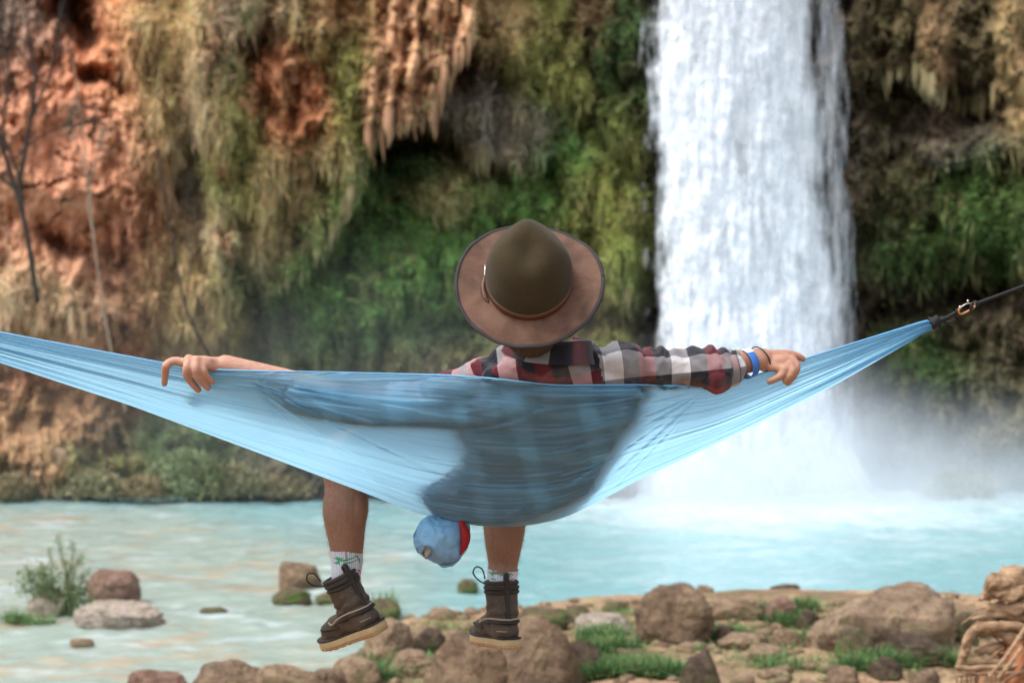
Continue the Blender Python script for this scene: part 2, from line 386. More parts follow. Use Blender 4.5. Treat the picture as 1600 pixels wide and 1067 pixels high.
# ---- colour of rock and growth per point
cols = [  # x, y, rx, ry, rot, weight, colour, (strand density, moss density)
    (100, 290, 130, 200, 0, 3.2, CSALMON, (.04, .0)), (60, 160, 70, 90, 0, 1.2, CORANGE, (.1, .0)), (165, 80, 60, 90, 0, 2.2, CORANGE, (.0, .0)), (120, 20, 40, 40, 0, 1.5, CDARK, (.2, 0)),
    (30, 60, 60, 90, 0, 1.2, CGREY, (.7, 0)), (265, 100, 90, 150, 0, 2.4, CTAN, (1.3, .05)), (300, 200, 34, 190, 8, 1.5, CGREY, (1.2, 0)), (345, 60, 30, 90, 5, 1.2, CGREY, (1, 0)),
    (200, 300, 50, 90, 0, 1.2, CBROWN, (.3, .25)), (190, 440, 60, 90, 0, 1.3, CMUD, (.35, .25)), (50, 460, 120, 75, 0, 2.2, CPALE, (1.3, 0)), (130, 560, 80, 50, 0, 1.1, CORANGE, (.3, .1)),
    (280, 420, 60, 110, 0, 1.5, CTAN, (1.0, .15)), (360, 250, 50, 120, 0, 1.6, COLIVE, (.9, .5)), (340, 350, 40, 60, 0, 1.3, CPALE, (.9, .2)), (420, 30, 60, 50, 0, 1.2, CPALE, (.6, .4)),
    (500, 60, 60, 80, 0, 1.3, COLIVE, (.4, .6)), (455, 150, 52, 85, 0, 2.6, CORANGE, (.05, .12)), (510, 20, 40, 50, 0, 1.8, CTRAV, (.1, .2)), (470, 270, 90, 60, -20, 1.5, CTAN, (.9, .5)), (540, 170, 40, 90, 0, 1.3, COLIVE, (.8, .5)),
    (440, 370, 80, 70, -20, 2.0, CTAN, (1.1, .45)), (520, 300, 40, 60, -20, 1.2, CGREEN, (.5, .9)), (425, 420, 40, 30, 0, 1.5, CPALE, (.8, .1)), (650, 90, 90, 150, 0, 0.6, CTRAV, (.1, .2)),
    (640, 260, 100, 46, 0, 1.8, CDGREEN, (.3, 1)), (560, 440, 170, 95, -10, 2.6, CGREEN, (.35, 1.5)), (700, 400, 130, 90, 0, 1.8, CGREEN, (.4, 1.3)), (690, 300, 70, 46, 0, 1.3, CTAN, (.9, .4)),
    (790, 200, 80, 56, 0, 1.9, CGREY, (1.0, .4)), (760, 250, 60, 26, 0, 1.3, CMUD, (.7, .2)), (800, 50, 60, 36, 0, 1.4, CTAN, (.3, .5)), (860, 110, 56, 90, 0, 1.8, COLIVE, (.5, 1.1)), (880, 240, 60, 60, 0, 1.6, CGREEN, (.4, 1.3)),
    (810, 300, 80, 50, 0, 1.5, CGREEN, (.6, 1.1)), (905, 330, 40, 70, 0, 1.3, COLIVE, (.6, .7)), (920, 40, 30, 90, 0, 1.3, CBROWN, (.3, .5)), (975, 90, 50, 90, 0, 1.8, CDGREEN, (.4, 1.2)), (968, 330, 45, 150, 0, 2.1, CYEL, (1.2, .8)),
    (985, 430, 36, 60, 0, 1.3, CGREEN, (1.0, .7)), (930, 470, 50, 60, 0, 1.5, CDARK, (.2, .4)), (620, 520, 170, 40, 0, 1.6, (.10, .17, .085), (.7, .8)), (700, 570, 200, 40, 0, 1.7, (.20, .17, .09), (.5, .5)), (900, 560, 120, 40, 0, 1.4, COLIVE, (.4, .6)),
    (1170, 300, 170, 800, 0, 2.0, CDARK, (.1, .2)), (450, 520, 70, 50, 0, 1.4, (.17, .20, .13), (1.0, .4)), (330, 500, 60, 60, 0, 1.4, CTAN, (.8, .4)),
    (70, 735, 60, 34, 0, 2.0, CMUD, (.3, .1)), (80, 650, 90, 46, 0, 1.4, CMUD, (.5, .1)), (180, 690, 50, 60, 0, 1.3, CBROWN, (.2, .2)), (140, 730, 60, 30, 0, 1.7, (.14, .17, .07), (.4, .8)), (285, 705, 76, 60, 0, 2.2, (.12, .18, .08), (.5, 1.1)), (250, 745, 80, 24, 0, 1.6, COLIVE, (.4, .9)),
    (370, 740, 60, 34, 0, 1.6, (.12, .12, .065), (.6, .7)), (450, 735, 90, 46, 0, 1.6, (.15, .14, .10), (.5, .4)), (620, 720, 130, 70, 0, 1.5, (.14, .13, .10), (.3, .3)), (480, 640, 120, 60, 0, 1.3, COLIVE, (.5, .5)), (40, 775, 400, 8, 0, 2.5, CTAN, (.3, .1)), (400, 778, 300, 7, 0, 2.0, COLIVE, (.1, .3)),
    (1390, 60, 60, 110, 0, 1.8, (.105, .085, .04), (.3, .4)), (1465, 95, 26, 80, 0, 1.8, (.25, .155, .08), (.1, .1)), (1530, 60, 46, 70, 0, 1.5, (.11, .085, .045), (.2, .3)), (1585, 100, 32, 140, 0, 2.0, (.30, .21, .10), (.4, .1)),
    (1500, 180, 100, 36, 0, 1.5, (.13, .10, .075), (.1, .1)), (1470, 235, 130, 20, 0, 1.3, (.14, .12, .09), (.2, .3)), (1400, 300, 70, 80, 0, 1.4, (.10, .08, .04), (.2, .7)), (1530, 330, 100, 80, 0, 1.6, (.075, .135, .035), (.3, 1.1)), (1450, 400, 90, 56, 0, 1.6, (.055, .095, .025), (.3, 1.1)), (1390, 360, 30, 90, 0, 1.2, CDGREEN, (.3, 1)),
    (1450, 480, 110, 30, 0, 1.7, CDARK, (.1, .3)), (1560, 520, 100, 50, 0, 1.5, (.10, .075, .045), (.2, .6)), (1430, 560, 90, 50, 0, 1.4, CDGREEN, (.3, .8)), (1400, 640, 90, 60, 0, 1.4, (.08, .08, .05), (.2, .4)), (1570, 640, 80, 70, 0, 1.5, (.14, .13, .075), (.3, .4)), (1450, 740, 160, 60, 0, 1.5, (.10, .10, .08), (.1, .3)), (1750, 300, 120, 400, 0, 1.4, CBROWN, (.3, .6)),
    (-150, 300, 120, 500, 0, 1.2, CMUD, (.5, .1)), (700, -250, 300, 120, 0, 1.0, CTRAV, (.2, .2)), (150, -220, 300, 150, 0, 1.0, CORANGE, (.3, .1)), (1500, -250, 300, 150, 0, 1.0, CMUD, (.3, .3))]
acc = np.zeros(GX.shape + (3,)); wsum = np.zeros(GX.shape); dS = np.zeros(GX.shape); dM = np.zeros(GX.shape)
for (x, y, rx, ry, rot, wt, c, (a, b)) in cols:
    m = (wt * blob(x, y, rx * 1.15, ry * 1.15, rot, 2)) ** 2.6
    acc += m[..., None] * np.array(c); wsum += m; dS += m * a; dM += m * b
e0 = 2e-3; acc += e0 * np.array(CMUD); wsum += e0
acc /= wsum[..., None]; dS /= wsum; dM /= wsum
tc = np.array(CTRAV) * (0.75 + 0.5 * colm[..., None]); m = trav[..., None] * 0.95
acc = acc * (1 - m) + tc * m; dS *= (1 - trav * .85); dM *= (1 - trav * .85)
# patches: green growth in streaks on the curtains, brown soil in the green
g1 = sstep(.18, .42, fbm2(GX / 40 + 5, GY / 60, 6, 5, .6)); g2 = sstep(.12, .4, fbm2(GX / 34, GY / 46 + 30, 2, 5, .6))
inveg = np.clip(dM * 1.2, 0, 1)
acc = acc * (1 - (g1 * .55 * (1 - smooth_o) * over)[..., None]) + np.array((.09, .14, .05)) * (g1 * .55 * (1 - smooth_o) * over)[..., None]
acc = acc * (1 - (g2 * .45 * inveg)[..., None]) + np.array((.16, .105, .06)) * (g2 * .45 * inveg)[..., None]
acc *= np.clip(1 + 0.45 * fbm2(GX / 9, GY / 14, 7, 4, .6) + .25 * strk, .35, 1.8)[..., None]
g3 = sstep(.10, .34, fbm2(GX / 30 + 70, GY / 52 + 11, 3, 5, .6)) * over * (1 - trav) * (1 - smooth_o)
acc = acc * (1 - .75 * g3[..., None]) + np.array((.40, .22, .12)) * (.75 * g3)[..., None]; dS = dS * (1 - .8 * g3); d_unused = 0
dM = dM * (1 - .5 * g2) + .6 * g1 * over * (1 - smooth_o)

NX, NY = GX.shape
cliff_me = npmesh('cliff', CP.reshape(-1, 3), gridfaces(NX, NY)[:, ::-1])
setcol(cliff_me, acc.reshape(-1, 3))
t = NT('cliff_rock'); v = t.coord(); c = t.attr('Col')
n1 = t.noise(t.mapping(v, (1, 1, .45)), 3.2, 8, .65); n2 = t.noise(t.mapping(v, (1, 1, .5)), 14, 6, .65)
c = t.mix(t.maprange(n1, .52, .68), c, t.mix(1.0, c, (.42, .36, .30), 'MULTIPLY'))
c = t.mix(t.maprange(n2, .55, .72, 0, .55), c, t.mix(1.0, c, (1.5, 1.45, 1.35), 'MULTIPLY'))
M_CLIFF = t.fin(t.bsdf(c, .85, t.bump(t.math('ADD', n1, t.math('MULTIPLY', n2, .5)), .7, .12), .2))
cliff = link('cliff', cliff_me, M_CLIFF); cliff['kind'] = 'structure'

# ---- growth on the cliff
CN = np.zeros_like(CP)
dx_ = np.gradient(CP, axis=0); dy_ = np.gradient(CP, axis=1); CN = np.cross(dx_, dy_); CN /= np.linalg.norm(CN, axis=2, keepdims=True) + 1e-9
CN *= np.sign(-CN[..., 1:2] + 1e-9) 
def scatter(name, dens, n, kind, L, W, mat, label):
    inn = (GX > -120) & (GX < 1720) & (GY > -110) & (GY < 775)
    pr = (dens * inn).ravel(); pr = np.clip(pr, 0, None); pr /= pr.sum()
    idx = RNG.choice(len(pr), n, p=pr)
    P = CP.reshape(-1, 3)[idx] + RNG.normal(0, .02, (n, 3)); N = CN.reshape(-1, 3)[idx]; C = acc.reshape(-1, 3)[idx].copy()
    if kind == 'strand':
        dirv = np.stack([RNG.normal(0, .22, n), -np.abs(RNG.normal(.18, .2, n)), -np.ones(n)], -1)
        up = RNG.random(n) < .18; dirv[up] = dirv[up] * [2.5, 1.5, -.3]
        ln = L * RNG.uniform(.4, 1.5, n)
    else:
        dirv = N * .9 + RNG.normal(0, .75, (n, 3)) + [0, -.1, .25]; ln = L * RNG.uniform(.4, 1.5, n)
    dirv /= np.linalg.norm(dirv, axis=1, keepdims=True)
    side = np.cross(dirv, RNG.normal(0, 1, (n, 3))); side /= np.linalg.norm(side, axis=1, keepdims=True) + 1e-9
    wd = W * RNG.uniform(.5, 1.4, n)
    b = P + N * .02; mid = b + dirv * ln[:, None] * .55 + N * (ln * .08)[:, None]; tip = b + dirv * ln[:, None] + [0, 0, -.0] + np.stack([0 * ln, 0 * ln, -ln * .12], -1)
    V = np.stack([b, mid - side * wd[:, None] * .5, tip, mid + side * wd[:, None] * .5], 1).reshape(-1, 3)
    C *= RNG.uniform(.55, 1.55, (n, 1)) if kind == 'leaf' else RNG.uniform(.6, 1.6, (n, 1))
    C *= 1 + RNG.normal(0, .10, (n, 3))
    if kind == 'strand': C = C * .85 + np.array(CTAN) * .2
    else:
        pick = RNG.random(n) < .10; C[pick] = C[pick] * .4 + np.array(CYEL) * .5
    C = np.clip(C, .01, .75)
    F = np.arange(4 * n).reshape(-1, 4)
    me = npmesh(name, V, F); setcol(me, np.repeat(C, 4, 0))
    o = link(name, me, mat, None, False); tag(o, label, name.replace('_', ' '), None, 'stuff'); return o
def leafmat(name, tr=.35):
    t = NT(name); c = t.attr('Col'); b = t.bsdf(c, .7, None, .25); tl = t.n('BsdfTranslucent'); t.set(tl, 'Color', c)
    return t.fin(t.mixsh(tr, b, tl))
M_LEAF = leafmat('leaf'); M_STRAW = leafmat('straw', .25)
scatter('dry_leaves', dS ** 1.3 + .05, 70000, 'leaf', .075, .05, M_LEAF, 'withered leaves and crusts clinging to the dry parts of the cliff')
scatter('moss', dM ** 1.2, 150000, 'leaf', .085, .055, M_LEAF, 'green moss and small leaves carpeting the wet cliff')
scatter('hanging_dry_grass', dS ** 2.0, 42000, 'strand', .30, .026, M_STRAW, 'tan dry grass and rootlets hanging down the cliff')

# ---- travertine drips under the overhangs
drips = []
edges = [[(574, 236), (602, 216), (640, 192), (676, 188), (694, 136), (737, 74)], [(392, 428), (425, 444), (468, 430), (505, 400), (532, 350), (560, 300)], [(1380, 140), (1430, 125), (1470, 172), (1505, 186), (1560, 172)], [(700, 255), (750, 262), (800, 258)], [(945, 470), (975, 480), (1005, 470)], [(345, 425), (372, 470)]]
def cliffY(px, py):
    i = int(round((px - gx[0]) / step)); j = int(round((py - gy[0]) / step)); return CD[min(max(i, 0), NX - 1), min(max(j, 0), NY - 1)]
M_DRIP = simple('travertine', (.36, .20, .11), .8, 5, .35, .6, .05)
M_DRIP2 = simple('mossy_travertine', (.24, .20, .10), .85, 5, .4, .6, .05)
k = 0
for ei, E in enumerate(edges):
    for (a, b) in zip(E[:-1], E[1:]):
        n = max(2, int(math.dist(a, b) / 9))
        for i in range(n):
            f = (i + random.random()) / n; px = a[0] + (b[0] - a[0]) * f; py = a[1] + (b[1] - a[1]) * f - 14
            Y = min(cliffY(px, py - 10), cliffY(px, py - 24)) - .02
            ln = random.uniform(14, 44) * (1.25 if ei == 0 else .8); r = random.uniform(.04, .075)
            P = [at(px, py - 26, Y + .25), at(px + random.uniform(-2, 2), py, Y + .05), at(px + random.uniform(-3, 3), py + ln * .5, Y + .02), at(px + random.uniform(-4, 4), py + ln, Y + .06)]
            o = solid('stalactite', [tube_data(P, [r * 1.5, r * 1.3, r * .8, r * .15], 7, 3)], M_DRIP if ei in (0,) else M_DRIP2, cliff)

# ---- the canyon wall goes on beyond both sides of the picture, coarser
for (xa_, xb_) in ((-3400, -296), (1894, 4600)):
    hx = np.arange(xa_, xb_ + 1, 8.0); hy = np.arange(-340, 812, 6.0); hx[-1] = xb_
    QX, QY = np.meshgrid(hx, hy, indexing='ij')
    ft = sstep(520, 775, QY); dq = ft * (2.6 if xa_ < 0 else 1.4) - sstep(300, -340, QY) * .8
    dq = dq + fbm2(QX / 120, QY / 140, 2, 6, .52) * 1.1 + (1 - np.abs(fbm2(QX / 46, QY / 70, 5, 5, .55)) * 2 - .6) * .55 + fbmS(QX / 24, QY / 120, 3, 3, .6) * .5 + fbm2(QX / 400, QY / 400, 6, 3) * 2.2 * sstep(0, 250, np.abs(QX - (xb_ if xa_ < 0 else xa_)))
    kq = fbm2(QX / 160, QY / 120, 4, 5, .55)[..., None]; k2 = sstep(.05, .35, fbm2(QX / 90 + 8, QY / 130, 1, 5, .6))[..., None]
    cq = np.array(CORANGE) * .9 * (kq * .5 + .5) + np.array(CTAN) * (.5 - kq * .5); cq = cq * (1 - k2 * .7) + np.array(COLIVE) * k2 * .7; cq = cq * np.clip(1 + .4 * fbm2(QX / 20, QY / 30, 7, 4, .6), .4, 1.6)[..., None]
    qm = npmesh('canyon_wall', atn(QX, QY, 34.6 - dq).reshape(-1, 3), gridfaces(*QX.shape)[:, ::-1]); setcol(qm, cq.reshape(-1, 3))
    link('canyon_wall', qm, M_CLIFF)['kind'] = 'structure'
# ================================================================ GROUND, RIVER, WATERFALL, MIST
PXS = [-900, 150, 230, 480, 560, 640, 760, 900, 1260, 1500, 1700, 2600]
DSH = [13.2, 13.4, 14.0, 14.4, 15.6, 17.4, 18.0, 18.6, 19.0, 18.8, 18.8, 18.8]
def ground_z(x, y):
    x = np.asarray(x, float); y = np.asarray(y, float)
    px = 800 + x / np.maximum(y, 1) * FPX
    ds = np.interp(px, PXS, DSH)
    t_ = ds - y
    z = np.where(t_ > 0, .55 * sstep(0, 3.2, t_), t_ * .12)
    z = z + .085 * np.clip(12 - y, 0, 12) * sstep(0, 4, 12 - y)
    z = z + fbm2(x / 1.3 + 9, y / 1.3, 2, 5) * .12 * sstep(-1, 1.5, t_)
    return z
def place(px, row):
    """point of ground or water seen at that pixel"""
    lo = 6.0
    for D in np.arange(9.5, 33.5, .02):
        z = max(float(ground_z((px - 800) / FPX * D, D)), 0.0)
        if 533.5 + (CAMZ - z) / D * FPX <= row: return D, z
    return 33.0, 0.0

xs = np.arange(-22, 22, .09); ys = np.arange(1.0, 22, .09)
X, Y = np.meshgrid(xs, ys, indexing='ij'); Z = ground_z(X, Y) + fbm2(X / .25, Y / .25, 3, 3) * .015
g = npmesh('ground', np.stack([X, Y, Z], -1), gridfaces(*X.shape))
gg = sstep(-.05, .35, fbm2(X / .9, Y / .9 + 4, 5, 4) + .12)
setcol(g, np.stack([gg.ravel()] * 3, -1))
t = NT('dirt'); v = t.coord(); n1 = t.noise(v, 2.2, 8, .65); n2 = t.noise(v, 22, 5, .7)
c = t.mix(t.maprange(n1, .30, .60), (.24, .14, .08), (.46, .30, .19)); c = t.mix(t.maprange(n2, .45, .65), c, (.11, .08, .05)); c = t.mix(t.maprange(t.noise(v, .9, 5, .6), .52, .62, 0, .7), c, (.11, .085, .05))
c = t.mix(t.math('MULTIPLY', t.attr('Col'), t.maprange(n1, .45, .7, 0, .6)), c, (.13, .15, .06))
M_DIRT = t.fin(t.bsdf(c, .9, t.bump(t.math('ADD', n1, n2), .6, .04), .2))
go = link('ground', g, M_DIRT); go['kind'] = 'structure'
# wide sheet under everything (river bed and the land beside the frame)
xs2 = np.linspace(-90, 90, 120); ys2 = np.linspace(-60, 60, 100); X2, Y2 = np.meshgrid(xs2, ys2, indexing='ij')
Z2 = np.where(Y2 > 1.2, -0.9, 1.1 + 0 * Y2)
far = npmesh('riverbed', np.stack([X2, Y2, Z2], -1), gridfaces(*X2.shape)); setcol(far, np.zeros((X2.size, 3)))
link('riverbed', far, M_DIRT)['kind'] = 'structure'

# ---- river surface
xs = np.arange(-21, 21, .075); ys = np.arange(12.5, 36, .075); X, Y = np.meshgrid(xs, ys, indexing='ij')
PXg = 800 + X / Y * FPX; RW = 533.5 + CAMZ / Y * FPX
near_fall = np.exp(-(((X - 4.6) / 4.6) ** 2 + ((Y - 31) / 4.6) ** 2))
shal = sstep(150, -10, PXg) * 0 + sstep(820, 500, PXg) * sstep(790, 880, RW) + .7 * sstep(470, 200, PXg) * sstep(775, 800, RW)
shal = np.clip(shal, 0, 1)
wv = fbm2(X / .7, Y / .9, 1, 4, .55) * .035 + fbm2(X / .22, Y / .3, 4, 3, .6) * .022
wv = wv * (1 + 2.2 * near_fall) * (1 + .2 * shal)
Zr = wv
r = npmesh('river', np.stack([X, Y, Zr], -1), gridfaces(*X.shape))
turq = np.array((.185, .36, .385)); pale = np.array((.30, .35, .30)); white = np.array((.54, .62, .66)); tan = np.array((.38, .31, .22))
Cw = np.zeros(X.shape + (3,)) + turq
Cw *= (1 + .12 * fbm2(X / 2.5, Y / 1.2, 2, 4))[..., None]
def mixc(C, c, m): m = np.clip(m, 0, 1)[..., None]; return C * (1 - m) + np.asarray(c) * m
Cw = mixc(Cw, pale, shal * .85)
# submerged travertine rims and sand bars in the shallows
rim = sstep(.10, .0, np.abs(fbm2(X / 2.2 + 3, Y / 1.1 + 7, 6, 4, .5) - .05)) * sstep(-.3, .3, fbm2(X / 5, Y / 5, 1, 2))
Cw = mixc(Cw, tan, rim * shal * .85)
bars = sstep(.22, .5, fbm2(X / 1.5 + 13, Y / .8, 3, 4, .55)); Cw = mixc(Cw, tan * .9, bars * shal * .7)
foam = sstep(.16, .42, fbm2(X / .8, Y / .45, 4, 5, .62) + .9 * near_fall); Cw = mixc(Cw, white, foam * (.22 + .25 * shal + near_fall * .5))
Cw = mixc(Cw, white, near_fall * .48)  # pool whitened near the fall: foam, and spray haze put into the water colour
small = sstep(.3, .5, fbm2(X / .35, Y / .22, 7, 3, .6)); Cw = mixc(Cw, white, small * .22)
setcol(r, Cw.reshape(-1, 3))
t = NT('river_water'); v = t.coord(); c = t.attr('Col')
n1 = t.noise(t.mapping(v, (1, 1.3, 1)), 3.2, 5, .6, .3); n2 = t.noise(t.mapping(v, (1, 1.5, 1)), 12, 4, .6)
M_RIVER = t.fin(t.bsdf(c, .17, t.bump(t.math('ADD', n1, t.math('MULTIPLY', n2, .4)), .35, .06), .3))
ro = link('river', r, M_RIVER); ro['kind'] = 'structure'
# the river goes on beyond the frame on both sides
xs = np.concatenate([np.linspace(-90, -20.9, 30)]); ys = np.linspace(12.5, 36, 20)
for sgn in (1, -1):
    Xq, Yq = np.meshgrid(xs * sgn, ys, indexing='ij'); q = npmesh('river_reach', np.stack([Xq, Yq, 0 * Xq - .012], -1), gridfaces(*Xq.shape))
    setcol(q, np.tile(turq, (Xq.size, 1))); link('river_reach', q, M_RIVER)['kind'] = 'structure'

# ---- waterfall: three torn curtains of falling water, one behind the other
def fall_sheet(name, Y0, seed, l0, l1, r0, r1, cover, veil=False, ncol=200, nrow=520):
    u = np.linspace(0, 1, ncol); rows = np.linspace(-360, 800, nrow)
    U, Rw = np.meshgrid(u, rows, indexing='ij')
    tt = np.clip((Rw + 0) / 760, -.5, 1.1)
    L = np.interp(Rw, [-360, 0, 700, 800], [l0 + 4, l0, l1, l1 - 30]); Rr = np.interp(Rw, [-360, 0, 400, 700, 800], [r0 - 18, r0, (r0 + r1) / 2 + 4, r1, r1 + 50])
    edge = fbmS(U * 3 + seed, Rw / 110, seed, 3, .55) * 9
    PXs = L + (Rr - L) * U + edge * (np.abs(U - .5) * 2) ** 4
    st = fbmS(U * 22 + seed * 5, Rw / 95 + U * 2, seed, 5, .62); lump = fbm2(U * 9 + seed, Rw / 44, seed + 2, 4, .6)
    Yd = Y0 - .55 * np.sin(np.pi * U) - .18 * tt - st * .14 - lump * .12
    me = npmesh(name, atn(PXs, Rw, Yd), gridfaces(ncol, nrow)[:, ::-1])
    # thickness of the water at each point
    th = cover + .55 * fbmS(U * 16 + 3 * seed, Rw / 75, seed + 1, 5, .6) + .75 * fbm2(U * 7 + 2 * seed, Rw / 60, seed + 4, 4, .6)
    rim_ = np.minimum(U, 1 - U); th = th - 1.5 * sstep(.17, 0, rim_) * (1 - .5 * sstep(450, 760, Rw))
    if veil: th = .12 + .10 * fbm2(U * 5, Rw / 90, seed, 3) - .6 * sstep(.5, 0, rim_)
    if not veil: th += .25 * sstep(350, 760, Rw) 
    setcol(me, np.stack([np.clip(th, -.5, 1)] * 3, -1).reshape(-1, 3)); setvec(me, np.stack([PXs / 100, Rw / 100, U], -1).reshape(-1, 3))
    return me
t = NT('falling_water'); th = t.sep(t.attr('Col', True))[0]; uv = t.attr('uvw', True)
n1 = t.noise(t.mapping(uv, (1, .16, 1)), 10, 4, .58, .3); n2 = t.noise(t.mapping(uv, (1, .16, 1), loc=(3, 0, 0)), 26, 3, .5)
a = t.math('ADD', th, t.math('MULTIPLY', t.math('SUBTRACT', n1, .5), 1.6)); a = t.math('ADD', a, t.math('MULTIPLY', t.math('SUBTRACT', n2, .5), .3))
a = t.maprange(a, -.25, 1.0, 0, 1)
wc = (.84, .88, .94)
df = t.n('BsdfDiffuse'); t.set(df, 'Color', wc); t.set(df, 'Normal', t.bump(t.math('ADD', n1, n2), .22, .12)); tl = t.n('BsdfTranslucent'); t.set(tl, 'Color', wc)
ws = t.mixsh(.18, df, tl); tr = t.n('BsdfTransparent')
M_FALL = t.fin(t.mixsh(a, tr, ws))
fall = link('waterfall', fall_sheet('waterfall', 33.4, 1, 1000, 1002, 1292, 1338, 1.0), M_FALL)
tag(fall, kind='structure')
for (nm, Y0, sd, l0, l1, r0, r1, cv, veil) in [('falling_curtain', 33.0, 2, 1002, 1010, 1272, 1322, .50, False), ('falling_curtain', 32.7, 4, 1008, 1020, 1245, 1308, .22, False), ('falling_curtain', 33.6, 6, 1255, 1275, 1335, 1365, .02, True)]:
    link(nm, fall_sheet(nm, Y0, sd, l0, l1, r0, r1, cv, veil), M_FALL, fall)

# ---- spray cloud at the foot of the fall
t = NT('spray'); v = t.coord('Object')
def puff(name, c, r, dens, seed):
    V, _, F = ellipsoid_data((0, 0, 0), r, None, 4)
    V = V * (1 + .10 * fbm3(V / np.array(r) * 1.7 + seed * 7, 3)[:, None])
    me = npmesh(name, V, None, F); tt = NT('spray_%d' % seed); vol = tt.n('VolumePrincipled'); vol.inputs['Color'].default_value = (.86, .92, .985, 1)
    vv = tt.coord('Object'); nrm = tt.mapping(vv, (1 / r[0], 1 / r[1], 1 / r[2])); ln = tt.n('VectorMath', operation='LENGTH'); tt.set(ln, 0, nrm)
    fall_ = tt.maprange(ln.outputs['Value'], 1.0, .15, 0, 1); nz = tt.noise(tt.mapping(vv, (1, 1, 1)), .9, 3, .6)
    tt.set(vol, 'Density', tt.math('MULTIPLY', tt.math('MULTIPLY', tt.math('POWER', fall_, 1.5), tt.maprange(nz, .3, .75, .35, 1.5)), dens))
    vol.inputs['Anisotropy'].default_value = 0.1
    tt.t.links.new(vol.outputs[0], tt.out.inputs['Volume'])
    o = link(name, me, tt.m); o.location = c; return o
p0 = at(1165, 720, 31.6)
tag(puff('mist', (p0.x, 31.2, .5), (4.6, 2.6, 2.9), .62, 1), 'white spray cloud boiling up at the foot of the waterfall', 'mist', None, 'stuff')
tag(puff('mist', (8.0, 31.2, .2), (5.8, 2.6, 2.2), .34, 2), 'thin spray drifting over the pool at right of the waterfall', 'mist', None, 'stuff')
tag(puff('mist', (-3.5, 31.0, 1.0), (9.5, 2.2, 4.8), .05, 3), 'faint spray drifting over the pool at left of the waterfall', 'mist', None, 'stuff')
tag(puff('mist', (5.2, 28.6, .1), (7.5, 3.4, 1.3), .15, 4), 'low white spray hanging over the pool in front of the waterfall', 'mist', None, 'stuff')
# ================================================================ HAMMOCK SHAPE (needed to pose the person on it)
XL, XR = -270.0, 1456.0
T_x = [-270, 0, 100, 180, 250, 320, 420, 500, 700, 760, 830, 870, 1000, 1110, 1160, 1200, 1258, 1360, 1456]
T_y = [462, 519, 538, 553, 566, 577, 580, 581, 586, 590, 598, 602, 601, 604, 593, 580, 560, 528, 498]
B_x = [-270, 0, 200, 400, 560, 650, 700, 760, 820, 880, 940, 1000, 1150, 1300, 1400, 1456]
B_y = [474, 567, 632, 706, 766, 801, 814, 823, 822, 810, 781, 748, 679, 604, 547, 513]
def smooth_interp(x, xp, fp):
    xx = np.asarray(x, float); r = 0
    for o_ in (-18, -9, 0, 9, 18): r = r + np.interp(xx + o_, xp, fp)
    return r / 5
def wenv(px):
    t_ = np.where(px < 790, (px - XL) / (790 - XL), (XR - px) / (XR - 790)); t_ = np.clip(t_, 0, 1)
    return np.sin(t_ * np.pi / 2) ** 1.25
def fab(px, v):
    """row and distance of the cloth at column px; v 0..1 back panel, 1..1.6 seat and front panel"""
    px = np.asarray(px, float); v = np.asarray(v, float); wv_ = wenv(px)
    ty = smooth_interp(px, T_x, T_y); by = smooth_interp(px, B_x, B_y)
    a_ = np.clip(v, 0, 1); row = ty + (by - ty) * (0.62 * a_ + .38 * np.sin(a_ * np.pi / 2))
    bod_ = sstep(380, 600, px) * sstep(1130, 980, px); YT = 4.60 - .19 * wv_ + .05 * bod_; YB = 4.60 + .20 * wv_ + .07 * bod_
    Yd = YT + (YB - YT) * (0.15 * a_ + .85 * (1 - np.cos(a_ * np.pi / 2)))
    e_ = np.clip((v - 1) / .6, 0, 1)
    row = row - e_ ** 2 * (10 * wv_ + (by - ty) * .10); Yd = Yd + e_ * (.30 * wv_ + .012)
    return row, Yd
def fabY(px, row):
    vv = np.linspace(0, 1, 200); r_, y_ = fab(np.full(200, float(px)), vv); return float(np.interp(row, r_, y_))

# ================================================================ PERSON
def rotm(z, x=(1, 0, 0)):
    z = Vector(z).normalized(); x = Vector(x); x = (x - z * x.dot(z)).normalized(); y = z.cross(x)
    return np.array([[x[i], y[i], z[i]] for i in range(3)])
BRIM = at(827, 441, 4.22); HN = Vector((-.03, -.86, .51)).normalized(); HX = Vector((1, -.02, .05)); HX = (HX - HN * HX.dot(HN)).normalized(); HF = HN.cross(HX) 
if HF.z < 0: HF = -HF
headC = BRIM - HN * .085
C7 = at(852, 582, 4.41); neckT = headC - HN * .07 - HF * .03
Pl = at(778, 748, 4.80); Wst = at(792, 698, 4.66); Ch = at(818, 652, 4.535); Up = at(840, 612, 4.47)
SLp = at(742, 628, 4.475); SRp = at(950, 592, 4.45)
ELp = at(560, 630, 4.53); WLp = at(352, 570, fabY(352, 577) + .034); ER = at(1103, 577, 4.465); WR = at(1192, 561, fabY(1192, 586) + .0)
HipL = at(728, 748, 4.86); HipR = at(828, 750, 4.86)
KL = at(540, 704, 5.05); KR = at(794, 745, 5.22)
sp = (Up - Pl)
def leg(K, pts, r): return tube_data([K] + pts, r, 16, 6)
YLb, YRb = 5.06, 5.20
body = []
xs_ = SRp - SLp
for c_, r_, z_ in [(Pl, (.15, .09, .11), Wst - Pl), (Wst, (.13, .075, .11), Ch - Wst), (Ch, (.145, .075, .13), Up - Ch), (Up, (.12, .045, .055), C7 - Up)]:
    body.append(ellipsoid_data(c_ + Vector((0, .045 if c_ is not Up else .02, 0)), r_, rotm(z_, xs_)))
body += [tube_data([Up, C7, neckT, headC - HN * .02], [.050, .053, .056, .055], 16, 5)]
